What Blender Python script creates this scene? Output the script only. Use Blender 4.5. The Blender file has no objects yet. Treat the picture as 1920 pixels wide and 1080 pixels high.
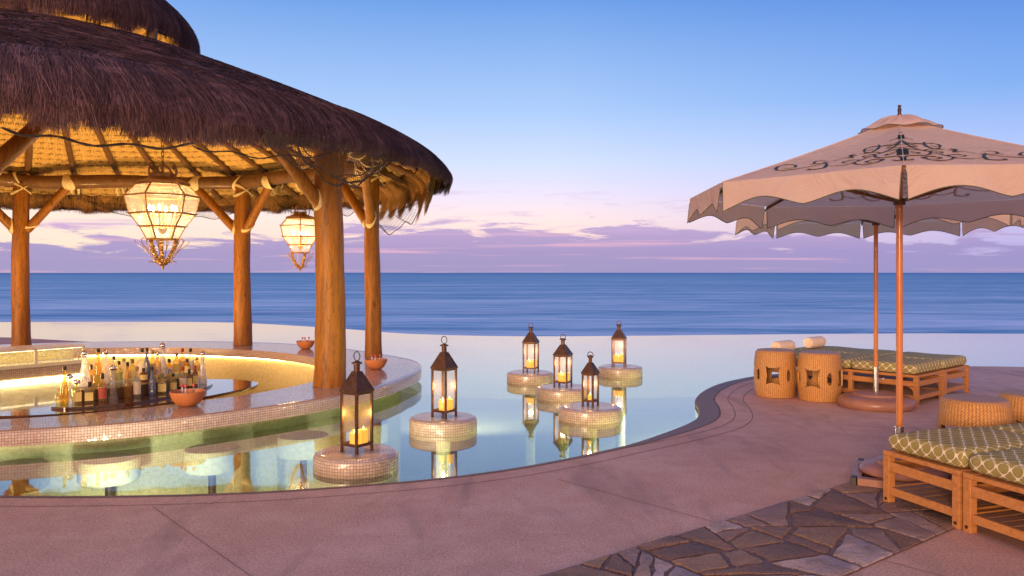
import bpy, math, random
import numpy as np
from mathutils import Vector, Matrix
from mathutils.geometry import tessellate_polygon
random.seed(7); rng = np.random.default_rng(7)
PI = math.pi; R = math.radians
S = bpy.context.scene; COL = S.collection
F = 1500.0; H = 1.5; HY = 511.0
ZW = -0.06                                   # water level
def gp(px, py, z=0.0):                       # picture measurement -> point on a level surface of height z
    d = F*(H-z)/(py-HY); return Vector(((px-960)/F*d, d, z))

# ------------------------------------------------------------------ materials
def mat(name):
    m = bpy.data.materials.new(name); m.use_nodes = True
    nt = m.node_tree; nt.nodes.clear()
    return m, nt, nt.nodes.new('ShaderNodeOutputMaterial')
def N(nt, t, **kw):
    n = nt.nodes.new(t)
    for k, v in kw.items():
        if hasattr(n, k): setattr(n, k, v)
        else:
            s = n.inputs.get(k) or n.inputs.get(k.replace('_', ' '))
            s.default_value = v
    return n
def L(nt, a, b): nt.links.new(a, b)
def c4(c): return (c[0], c[1], c[2], 1)
def ramp(nt, fac, stops):
    r = nt.nodes.new('ShaderNodeValToRGB'); el = r.color_ramp.elements
    while len(el) < len(stops): el.new(0.5)
    for e, (p, c) in zip(el, stops):
        e.position = p; e.color = c4(c) if not isinstance(c, (int, float)) else (c, c, c, 1)
    L(nt, fac, r.inputs[0]); return r.outputs[0]
def mix(nt, fac, a, b, mode='MIX'):
    m = nt.nodes.new('ShaderNodeMix'); m.data_type = 'RGBA'; m.blend_type = mode
    for s, v in ((m.inputs[0], fac), (m.inputs[6], a), (m.inputs[7], b)):
        if hasattr(v, 'is_linked'): L(nt, v, s)
        elif isinstance(v, (int, float)): s.default_value = v
        else: s.default_value = c4(v)
    return m.outputs[2]
def mth(nt, op, a, b=0.0, c=None):
    m = nt.nodes.new('ShaderNodeMath'); m.operation = op
    for s, v in zip(m.inputs, (a, b) if c is None else (a, b, c)):
        if hasattr(v, 'is_linked'): L(nt, v, s)
        else: s.default_value = v
    return m.outputs[0]
def coords(nt, kind='Object', scale=(1, 1, 1)):
    t = nt.nodes.new('ShaderNodeTexCoord'); m = nt.nodes.new('ShaderNodeMapping')
    m.inputs['Scale'].default_value = scale; L(nt, t.outputs[kind], m.inputs[0]); return m.outputs[0]
def noise(nt, vec, scale, detail=4, rough=.55, dist=0):
    n = N(nt, 'ShaderNodeTexNoise', Scale=scale, Detail=detail, Roughness=rough, Distortion=dist)
    L(nt, vec, n.inputs['Vector']); return n.outputs[0]
def bump(nt, h, strength=.3, dist=.01, normal=None):
    b = N(nt, 'ShaderNodeBump', Strength=strength, Distance=dist); L(nt, h, b.inputs['Height'])
    if normal is not None: L(nt, normal, b.inputs['Normal'])
    return b.outputs[0]
def pbsdf(nt, out, col, rough=.6, nrm=None, metal=0, spec=.5, coat=0):
    p = nt.nodes.new('ShaderNodeBsdfPrincipled')
    if hasattr(col, 'is_linked'): L(nt, col, p.inputs['Base Color'])
    else: p.inputs['Base Color'].default_value = c4(col)
    if hasattr(rough, 'is_linked'): L(nt, rough, p.inputs['Roughness'])
    else: p.inputs['Roughness'].default_value = rough
    p.inputs['Metallic'].default_value = metal
    p.inputs['Specular IOR Level'].default_value = spec
    p.inputs['Coat Weight'].default_value = coat
    if nrm is not None: L(nt, nrm, p.inputs['Normal'])
    if out: L(nt, p.outputs[0], out.inputs[0])
    return p
def m_noisy(name, c1, c2, scale=8, rough=.6, bs=.2, bd=.004, stretch=(1, 1, 1), spec=.5, detail=5, kind='Object', fine=None, metal=0, coat=0):
    m, nt, out = mat(name); v = coords(nt, kind, stretch)
    n = noise(nt, v, scale, detail); col = ramp(nt, n, [(.3, c1), (.7, c2)])
    h = n
    if fine:
        f = noise(nt, v, fine, 2, .6); col = mix(nt, .35, col, ramp(nt, f, [(.35, tuple(x*.55 for x in c1)), (.65, tuple(min(1, x*1.35) for x in c2))]))
        h = mth(nt, 'ADD', n, mth(nt, 'MULTIPLY', f, .5))
    pbsdf(nt, out, col, rough, bump(nt, h, bs, bd), metal, spec, coat); return m
def m_plain(name, c, rough=.5, metal=0, spec=.5, coat=0):
    m, nt, out = mat(name); v = coords(nt)
    n = noise(nt, v, 14, 3); col = mix(nt, n, tuple(x*.85 for x in c), tuple(min(1, x*1.12) for x in c))
    pbsdf(nt, out, col, rough, None, metal, spec, coat); return m
def m_emit(name, c, s):
    m, nt, out = mat(name); e = N(nt, 'ShaderNodeEmission', Strength=s); e.inputs[0].default_value = c4(c)
    L(nt, e.outputs[0], out.inputs[0]); return m
def m_glass(name, tint=(1, 1, 1), milk=0.0, milkcol=(1, .9, .7), ior=1.45, rough=.03):
    m, nt, out = mat(name)
    tr = nt.nodes.new('ShaderNodeBsdfTransparent'); tr.inputs[0].default_value = c4(tint)
    gl = N(nt, 'ShaderNodeBsdfGlossy', Roughness=rough)
    fr = N(nt, 'ShaderNodeFresnel', IOR=ior); geo = nt.nodes.new('ShaderNodeNewGeometry')
    L(nt, mth(nt, 'ADD', ior, mth(nt, 'MULTIPLY', geo.outputs['Backfacing'], 1/ior-ior)), fr.inputs['IOR'])
    base = tr.outputs[0]
    if milk:
        tl = nt.nodes.new('ShaderNodeBsdfTranslucent'); tl.inputs[0].default_value = c4(milkcol)
        df = nt.nodes.new('ShaderNodeBsdfDiffuse'); df.inputs[0].default_value = c4(milkcol)
        a = N(nt, 'ShaderNodeMixShader', Fac=.5); L(nt, tl.outputs[0], a.inputs[1]); L(nt, df.outputs[0], a.inputs[2])
        b = nt.nodes.new('ShaderNodeMixShader'); v = coords(nt)
        L(nt, ramp(nt, noise(nt, v, 16, 4, .65), [(.3, milk*.5), (.75, min(1, milk*1.6))]), b.inputs[0])
        L(nt, base, b.inputs[1]); L(nt, a.outputs[0], b.inputs[2]); base = b.outputs[0]
    x = nt.nodes.new('ShaderNodeMixShader'); L(nt, fr.outputs[0], x.inputs[0])
    L(nt, base, x.inputs[1]); L(nt, gl.outputs[0], x.inputs[2]); L(nt, x.outputs[0], out.inputs[0]); return m

M = {}
# mosaic: 2 cm glass tiles laid along the surface's own UVs (metres)
def m_mosaic(name, tints, grout, tile=.024, rough=.20, coat=.4, spec=.9):
    m, nt, out = mat(name); uv = nt.nodes.new('ShaderNodeTexCoord')
    b = N(nt, 'ShaderNodeTexBrick', offset=0.0, squash=1.0, Scale=1.0, Bias=0.0)
    b.inputs['Mortar Size'].default_value = tile*.085; b.inputs['Mortar Smooth'].default_value = .2
    b.inputs['Brick Width'].default_value = tile; b.inputs['Row Height'].default_value = tile
    L(nt, uv.outputs['UV'], b.inputs['Vector'])
    b.inputs['Color1'].default_value = (0, 0, 0, 1); b.inputs['Color2'].default_value = (1, 1, 1, 1); b.inputs['Mortar'].default_value = (.5, .5, .5, 1)
    col = ramp(nt, b.outputs['Color'], tints)
    big = noise(nt, coords(nt, 'UV'), 2.0, 3)
    col = mix(nt, mth(nt, 'MULTIPLY', big, .35), col, tuple(x*.7 for x in tints[-1][1]))
    col = mix(nt, b.outputs['Fac'], col, grout)
    rr = mix(nt, b.outputs['Fac'], (rough,)*3, (.85,)*3)
    # each tile is set a touch out of true
    w = N(nt, 'ShaderNodeTexWhiteNoise', noise_dimensions='2D'); sn = N(nt, 'ShaderNodeVectorMath', operation='SNAP'); sn.inputs[1].default_value = (tile, tile, tile)
    L(nt, uv.outputs['UV'], sn.inputs[0]); L(nt, sn.outputs[0], w.inputs['Vector'])
    geo = nt.nodes.new('ShaderNodeNewGeometry')
    va = N(nt, 'ShaderNodeVectorMath', operation='SUBTRACT'); L(nt, w.outputs['Color'], va.inputs[0]); va.inputs[1].default_value = (.5, .5, .5)
    vs = N(nt, 'ShaderNodeVectorMath', operation='SCALE'); vs.inputs['Scale'].default_value = .13; L(nt, va.outputs[0], vs.inputs[0])
    vb = N(nt, 'ShaderNodeVectorMath', operation='ADD'); L(nt, vs.outputs[0], vb.inputs[0]); L(nt, geo.outputs['Normal'], vb.inputs[1])
    vn = N(nt, 'ShaderNodeVectorMath', operation='NORMALIZE'); L(nt, vb.outputs[0], vn.inputs[0])
    nr = bump(nt, mth(nt, 'SUBTRACT', 1.0, b.outputs['Fac']), .5, .002, vn.outputs[0])
    p = pbsdf(nt, out, col, rr, nr, spec=.9, coat=.45); return m
M['mosaic'] = m_mosaic('mosaic tile', [(0, (.48, .33, .25)), (.5, (.55, .38, .30)), (1, (.63, .46, .38))], (.15, .09, .065), coat=.12)
M['mosaic_light'] = m_mosaic('plinth mosaic', [(0, (.46, .32, .22)), (.5, (.53, .38, .275)), (1, (.61, .46, .35))], (.20, .125, .09), rough=.35, coat=0, spec=.45)

def m_deck():
    m, nt, out = mat('stained concrete'); v = coords(nt)
    a = noise(nt, v, .9, 6, .6, .4); b = noise(nt, v, 5, 4, .6); f = noise(nt, v, 75, 5, .8)
    col = ramp(nt, a, [(.28, (.46, .235, .165)), (.5, (.60, .345, .255)), (.72, (.72, .45, .34))])
    col = mix(nt, mth(nt, 'MULTIPLY', ramp(nt, b, [(.4, 0.0), (.7, 1.0)]), .45), col, (.43, .225, .165))
    col = mix(nt, .42, col, ramp(nt, f, [(.38, (.18, .08, .055)), (.5, (.60, .29, .19)), (.62, (.95, .60, .46))]))
    pit = noise(nt, v, 38, 1, .5); col = mix(nt, ramp(nt, pit, [(.70, 0.0), (.76, .6)]), col, (.16, .085, .07))
    st = noise(nt, coords(nt, 'Object', (1, .25, 1)), 2.2, 5, .6, .8)
    col = mix(nt, ramp(nt, st, [(.52, 0.0), (.68, .5)]), col, (.27, .15, .12))
    rr = ramp(nt, b, [(.3, .55), (.7, .8)])
    pbsdf(nt, out, col, rr, bump(nt, mth(nt, 'ADD', f, mth(nt, 'MULTIPLY', a, 2.0)), .25, .003), spec=.35); return m
M['deck'] = m_deck()
M['joint_soft'] = m_plain('hairline joint', (.27, .145, .11), .9)
M['pebble'] = m_noisy('exposed aggregate', (.05, .027, .022), (.34, .21, .16), 85, .6, .9, .006, detail=2, fine=220)
M['joint'] = m_plain('deck joint', (.17, .095, .08), .9)
M['poolfinish'] = m_noisy('pool pebble finish', (.46, .52, .27), (.76, .80, .52), 26, .8, .4, .004, detail=4, fine=140, spec=.1)
M['wellwall'] = m_noisy('cream pebble plaster', (.64, .50, .22), (.82, .68, .36), 20, .8, .4, .004, detail=4, fine=120, spec=.1)
M['darkfloor'] = m_noisy('dark service floor', (.13, .09, .07), (.2, .15, .12), 6, .5)
def m_wood(name, c1, c2, c3, rough=.35, stretch=(6, 6, .8), bs=.25, coat=.2, scale=3.0, kind='Object', crack=False):
    m, nt, out = mat(name); v = coords(nt, kind, stretch)
    n = noise(nt, v, scale, 6, .6, .5); g = noise(nt, v, scale*6, 3, .6, .2)
    col = ramp(nt, n, [(.28, c1), (.5, c2), (.75, c3)])
    col = mix(nt, .3, col, ramp(nt, g, [(.35, c1), (.65, c3)]))
    h = mth(nt, 'ADD', n, g)
    if crack:
        ck = noise(nt, coords(nt, kind, (9, 9, .9)), 2.2, 3, .5, .3); ck = ramp(nt, mth(nt, 'ABSOLUTE', mth(nt, 'SUBTRACT', ck, .5)), [(.004, 1.0), (.018, 0.0)])
        kn = N(nt, 'ShaderNodeTexVoronoi', Scale=1.0); L(nt, coords(nt, kind, (5, 5, 1.8)), kn.inputs['Vector']); kn = ramp(nt, kn.outputs['Distance'], [(.07, 1.0), (.16, 0.0)])
        dk = mth(nt, 'MAXIMUM', mth(nt, 'MULTIPLY', ck, .5), mth(nt, 'MULTIPLY', kn, .6)); col = mix(nt, dk, col, tuple(x*.35 for x in c1)); h = mth(nt, 'SUBTRACT', h, mth(nt, 'MULTIPLY', dk, 1.2))
    pbsdf(nt, out, col, rough, bump(nt, h, bs, .006), coat=coat, spec=.28); return m
M['post'] = m_wood('varnished log', (.12, .042, .004), (.27, .095, .008), (.38, .145, .014), .46, (5, 5, .5), .35, 0, crack=True)
M['beam'] = m_wood('log beam', (.07, .030, .010), (.14, .062, .018), (.21, .095, .03), .5, (2, 2, 2), .3, .1)
M['teak'] = m_wood('oiled teak', (.30, .11, .03), (.47, .19, .055), (.58, .265, .09), .5, (1.0, 13, 13), .15, 0, 2.5)
M['teak_weathered'] = m_wood('weathered teak', (.20, .09, .05), (.32, .16, .09), (.42, .23, .14), .6, (1.0, 13, 13), .2, 0, 4)
M['polewood'] = m_wood('varnished pole wood', (.40, .13, .035), (.52, .18, .05), (.60, .23, .07), .3, (8, 8, .7), .05, .4)
M['basewood'] = m_noisy('painted brown base', (.26, .11, .07), (.36, .16, .10), 7, .35, .1)
M['black'] = m_plain('black rubber', (.02, .018, .018), .5)
M['steel'] = m_noisy('brushed steel', (.5, .48, .45), (.68, .66, .62), 9, .28, .1, metal=1)
M['rawhide'] = m_noisy('rawhide lashing', (.52, .38, .16), (.74, .58, .30), 22, .6, .5, .006)
M['bronze'] = m_noisy('aged bronze', (.07, .032, .018), (.14, .065, .035), 22, .45, .2, metal=.55)
M['gilt'] = m_noisy('gilded iron', (.26, .13, .04), (.50, .28, .09), 30, .42, .3, metal=.6)
M['terracotta'] = m_noisy('terracotta', (.46, .15, .045), (.58, .21, .07), 9, .5, .15)
M['boardwood'] = m_wood('polished dark board', (.045, .018, .012), (.10, .04, .022), (.17, .075, .04), .1, (1, 8, 1), .04, .6, 3)
M['candle'] = None
M['towel'] = m_noisy('cream towel', (.70, .52, .38), (.86, .68, .52), 60, .95, .8, .006, spec=.05)
M['led'] = m_emit('led strip', (1, .76, .28), 46)
M['flame'] = m_emit('flame', (1, .72, .30), 4)
M['bulb'] = m_emit('bulb', (1, .72, .36), 75)
M['clearglass'] = m_glass('lantern glass', (.98, .96, .93), .05, (1, .8, .5), 1.35, .35)
M['lampglass'] = m_glass('seeded lamp glass', (1, .95, .84), .13, (1, .92, .80), 1.3)
M['caseglass'] = m_glass('case glass', (.9, .9, .86), .22, (1, .93, .78))
def m_candle():
    m, nt, out = mat('candle wax'); tc = nt.nodes.new('ShaderNodeTexCoord')
    p = pbsdf(nt, None, (.55, .28, .08), .5)
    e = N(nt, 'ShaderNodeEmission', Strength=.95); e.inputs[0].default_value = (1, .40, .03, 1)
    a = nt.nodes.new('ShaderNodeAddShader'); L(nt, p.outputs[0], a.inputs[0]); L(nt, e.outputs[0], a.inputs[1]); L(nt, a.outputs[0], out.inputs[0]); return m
M['candle'] = m_candle()
def m_straw():
    m, nt, out = mat('bundled palm ceiling'); v = coords(nt, 'UV')
    n = noise(nt, coords(nt, 'UV', (26, 8, 1)), 1.5, 4, .6, .6); g = noise(nt, coords(nt, 'UV', (9, 60, 1)), 1, 3, .6)
    col = ramp(nt, n, [(.25, (.34, .17, .035)), (.5, (.62, .34, .08)), (.75, (.78, .48, .14))])
    col = mix(nt, .35, col, ramp(nt, g, [(.3, (.30, .17, .05)), (.7, (.76, .55, .22))]))
    sx = nt.nodes.new('ShaderNodeSeparateXYZ'); L(nt, v, sx.inputs[0])
    gr = mth(nt, 'ABSOLUTE', mth(nt, 'SINE', mth(nt, 'ADD', mth(nt, 'MULTIPLY', sx.outputs[1], PI/.17), mth(nt, 'MULTIPLY', mth(nt, 'SUBTRACT', n, .5), .9))))
    twist = mth(nt, 'SINE', mth(nt, 'ADD', mth(nt, 'MULTIPLY', sx.outputs[0], 130.0), mth(nt, 'MULTIPLY', sx.outputs[1], 2*PI/.17)))
    col = mix(nt, ramp(nt, mth(nt, 'ADD', gr, mth(nt, 'MULTIPLY', twist, .14)), [(.12, .85), (.50, 0.0)]), col, (.16, .085, .022))
    pbsdf(nt, out, col, .8, bump(nt, mth(nt, 'ADD', n, g), .8, .02), spec=.15); return m
M['straw'] = m_straw()
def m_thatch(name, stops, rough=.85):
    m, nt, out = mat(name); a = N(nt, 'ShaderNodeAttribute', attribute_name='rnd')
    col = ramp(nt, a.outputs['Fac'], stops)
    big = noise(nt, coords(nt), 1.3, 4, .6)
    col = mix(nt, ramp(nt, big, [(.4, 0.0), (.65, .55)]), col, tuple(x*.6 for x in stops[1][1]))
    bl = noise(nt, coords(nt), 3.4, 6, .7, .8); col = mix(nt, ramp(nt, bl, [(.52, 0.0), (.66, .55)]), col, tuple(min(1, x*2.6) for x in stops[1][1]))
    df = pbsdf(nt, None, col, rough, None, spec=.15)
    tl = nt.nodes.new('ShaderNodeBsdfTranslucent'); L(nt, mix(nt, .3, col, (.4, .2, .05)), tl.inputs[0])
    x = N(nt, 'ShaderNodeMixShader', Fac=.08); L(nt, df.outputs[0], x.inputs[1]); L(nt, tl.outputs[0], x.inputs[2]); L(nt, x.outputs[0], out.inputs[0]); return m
M['thatch'] = m_thatch('palm thatch', [(0, (.036, .018, .021)), (.4, (.095, .047, .048)), (.8, (.21, .112, .10)), (1, (.40, .24, .20))])
M['thatch_lamplit'] = m_thatch('lamplit thatch ends', [(0, (.20, .09, .025)), (.5, (.40, .20, .06)), (1, (.60, .36, .13))])  # gold of lamplight from inside put into the fringe colour
M['thatch_core'] = m_noisy('matted thatch', (.022, .012, .015), (.09, .048, .048), 5, .9, .9, .04, detail=8, fine=30, spec=.1)
M['net'] = m_plain('net cord', (.05, .035, .03), .9)
def m_canvas():
    m, nt, out = mat('canopy canvas'); v = coords(nt)
    w = noise(nt, v, 220, 2); n = noise(nt, v, 2.5, 5, .6)
    col = ramp(nt, n, [(.3, (.82, .62, .52)), (.7, (.90, .70, .60))])
    p = pbsdf(nt, None, col, .85, bump(nt, mth(nt, 'ADD', w, mth(nt, 'MULTIPLY', noise(nt, v, 5, 5, .6, 1.2), 9.0)), .5, .006), spec=.1)
    tl = nt.nodes.new('ShaderNodeBsdfTranslucent'); tl.inputs[0].default_value = (.90, .60, .40, 1)
    x = N(nt, 'ShaderNodeMixShader', Fac=.52); L(nt, p.outputs[0], x.inputs[1]); L(nt, tl.outputs[0], x.inputs[2]); L(nt, x.outputs[0], out.inputs[0]); return m
M['canvas'] = m_canvas()
M['print'] = m_plain('dark green print', (.025, .045, .042), .8)
M['piping'] = m_plain('dark green piping', (.11, .10, .055), .8)
def m_trellis():
    m, nt, out = mat('olive trellis fabric'); p = .088
    uv = nt.nodes.new('ShaderNodeTexCoord'); sx = nt.nodes.new('ShaderNodeSeparateXYZ'); L(nt, uv.outputs['UV'], sx.inputs[0])
    def cs(o, k): return mth(nt, 'COSINE', mth(nt, 'MULTIPLY', o, 2*PI/p*k))
    g = mth(nt, 'ADD', cs(sx.outputs[0], 1), cs(sx.outputs[1], 1))
    g3 = mth(nt, 'ADD', cs(sx.outputs[0], 3), cs(sx.outputs[1], 3))
    s2 = lambda o: mth(nt, 'POWER', mth(nt, 'SINE', mth(nt, 'MULTIPLY', o, 2*PI/p)), 2.0)
    g = mth(nt, 'ABSOLUTE', mth(nt, 'ADD', g, mth(nt, 'SUBTRACT', mth(nt, 'MULTIPLY', mth(nt, 'MULTIPLY', s2(sx.outputs[0]), s2(sx.outputs[1])), .42), 0.0)))
    f = ramp(nt, g, [(.20, 1.0), (.27, 0.0)])
    v = coords(nt, 'UV'); n = noise(nt, v, 9, 4); w = noise(nt, v, 500, 1)
    base = ramp(nt, n, [(.3, (.25, .20, .06)), (.7, (.33, .27, .09))])
    col = mix(nt, f, base, (.74, .62, .46))
    pbsdf(nt, out, col, .85, bump(nt, mth(nt, 'ADD', w, mth(nt, 'MULTIPLY', noise(nt, v, 5, 3), 6.0)), .25, .004), spec=.15); return m
M['trellis'] = m_trellis()
def m_wicker(name, nu, nv, c1, c2, c3):
    m, nt, out = mat(name); uv = nt.nodes.new('ShaderNodeTexCoord'); sx = nt.nodes.new('ShaderNodeSeparateXYZ'); L(nt, uv.outputs['UV'], sx.inputs[0])
    u = mth(nt, 'MULTIPLY', sx.outputs[0], nu); v = mth(nt, 'MULTIPLY', sx.outputs[1], nv)
    par = mth(nt, 'MODULO', mth(nt, 'FLOOR', v), 2.0)
    a = mth(nt, 'ABSOLUTE', mth(nt, 'SINE', mth(nt, 'MULTIPLY', mth(nt, 'ADD', u, mth(nt, 'MULTIPLY', par, .22)), PI)))
    b = mth(nt, 'ABSOLUTE', mth(nt, 'SINE', mth(nt, 'MULTIPLY', v, PI)))
    h = mth(nt, 'MULTIPLY', mth(nt, 'POWER', a, .7), mth(nt, 'ADD', .55, mth(nt, 'MULTIPLY', mth(nt, 'POWER', b, .6), .45)))
    n = noise(nt, coords(nt, 'UV', (nu*.6, nv*.3, 1)), 1.5, 3)
    col = mix(nt, ramp(nt, h, [(.10, 0.0), (.62, 1.0)]), c1, ramp(nt, n, [(.3, c2), (.7, c3)]))
    pbsdf(nt, out, col, .4, bump(nt, h, .7, .006), spec=.3); return m
M['wicker'] = m_wicker('honey wicker', 62, 50, (.20, .08, .02), (.44, .20, .055), (.62, .31, .10))
M['wickertop'] = m_wicker('woven seat', 46, 46, (.12, .05, .03), (.40, .20, .09), (.50, .28, .15))
def m_stone():
    m, nt, out = mat('flagstone'); a = N(nt, 'ShaderNodeAttribute', attribute_name='rnd'); v = coords(nt)
    col = ramp(nt, a.outputs['Fac'], [(0, (.16, .065, .055)), (.2, (.34, .165, .12)), (.4, (.58, .32, .17)), (.6, (.42, .22, .17)), (.8, (.50, .31, .29)), (1, (.85, .62, .60))])
    n = noise(nt, v, 7, 7, .65, .5); f = noise(nt, v, 60, 4, .7)
    col = mix(nt, ramp(nt, n, [(.46, 0.0), (.64, .55)]), col, (.36, .21, .11))
    col = mix(nt, .3, col, ramp(nt, f, [(.35, (.08, .045, .04)), (.65, (.45, .30, .24))]))
    pbsdf(nt, out, col, .62, bump(nt, mth(nt, 'ADD', mth(nt, 'MULTIPLY', n, 3.5), f), 1.0, .035), spec=.4); return m
M['stone'] = m_stone()
M['mortar'] = m_noisy('mortar', (.11, .06, .052), (.24, .15, .125), 20, .9, .5)
# pool water: a thin reflecting skin over clear water
def m_water():
    m, nt, out = mat('pool water')
    tr = nt.nodes.new('ShaderNodeBsdfTransparent'); tr.inputs[0].default_value = (.95, .99, .98, 1)
    v = coords(nt, 'Object', (1, 1, 1)); n = noise(nt, v, 1.1, 3, .5, .3)
    nb = bump(nt, n, .05, .05)
    gl = N(nt, 'ShaderNodeBsdfGlossy', Roughness=.035); L(nt, nb, gl.inputs['Normal'])
    fr = N(nt, 'ShaderNodeFresnel', IOR=1.40)
    k = ramp(nt, fr.outputs[0], [(0, 0.0), (.06, .08), (.20, .44), (.38, .72), (.7, .92), (1, 1.0)])
    x = nt.nodes.new('ShaderNodeMixShader'); L(nt, k, x.inputs[0]); L(nt, tr.outputs[0], x.inputs[1]); L(nt, gl.outputs[0], x.inputs[2]); L(nt, x.outputs[0], out.inputs[0]); return m
M['water'] = m_water()
def m_ocean():
    m, nt, out = mat('ocean swell')
    a = noise(nt, coords(nt, 'Object', (.0022, .016, 1)), 1, 12, .74, .3)
    b = noise(nt, coords(nt, 'Object', (.03, .11, 1)), 1, 6, .65, .3)
    s = mth(nt, 'ADD', mth(nt, 'MULTIPLY', a, .65), mth(nt, 'MULTIPLY', b, .35))
    col = ramp(nt, s, [(.40, (.06, .22, .35)), (.47, (.13, .34, .45)), (.53, (.27, .49, .59)), (.62, (.60, .73, .80))])
    sx = nt.nodes.new('ShaderNodeSeparateXYZ'); L(nt, coords(nt), sx.inputs[0])
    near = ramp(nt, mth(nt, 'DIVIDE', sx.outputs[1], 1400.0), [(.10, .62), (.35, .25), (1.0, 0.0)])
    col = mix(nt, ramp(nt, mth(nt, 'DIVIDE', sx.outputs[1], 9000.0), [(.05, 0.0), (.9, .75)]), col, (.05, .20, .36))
    foam = ramp(nt, noise(nt, coords(nt, 'Object', (.012, .05, 1)), 1, 9, .72, .6), [(.42, 0.0), (.60, 1.0)])
    col = mix(nt, mth(nt, 'MULTIPLY', foam, near), col, (.78, .84, .90))
    d = nt.nodes.new('ShaderNodeBsdfDiffuse'); L(nt, col, d.inputs[0])
    g = N(nt, 'ShaderNodeBsdfGlossy', Roughness=.35); g.inputs[0].default_value = (.5, .65, 1, 1); L(nt, bump(nt, s, 1.0, 2.0), g.inputs['Normal'])
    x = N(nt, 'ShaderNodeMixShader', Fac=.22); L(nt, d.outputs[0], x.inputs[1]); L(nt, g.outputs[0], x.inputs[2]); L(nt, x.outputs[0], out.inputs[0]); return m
M['ocean'] = m_ocean()

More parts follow.
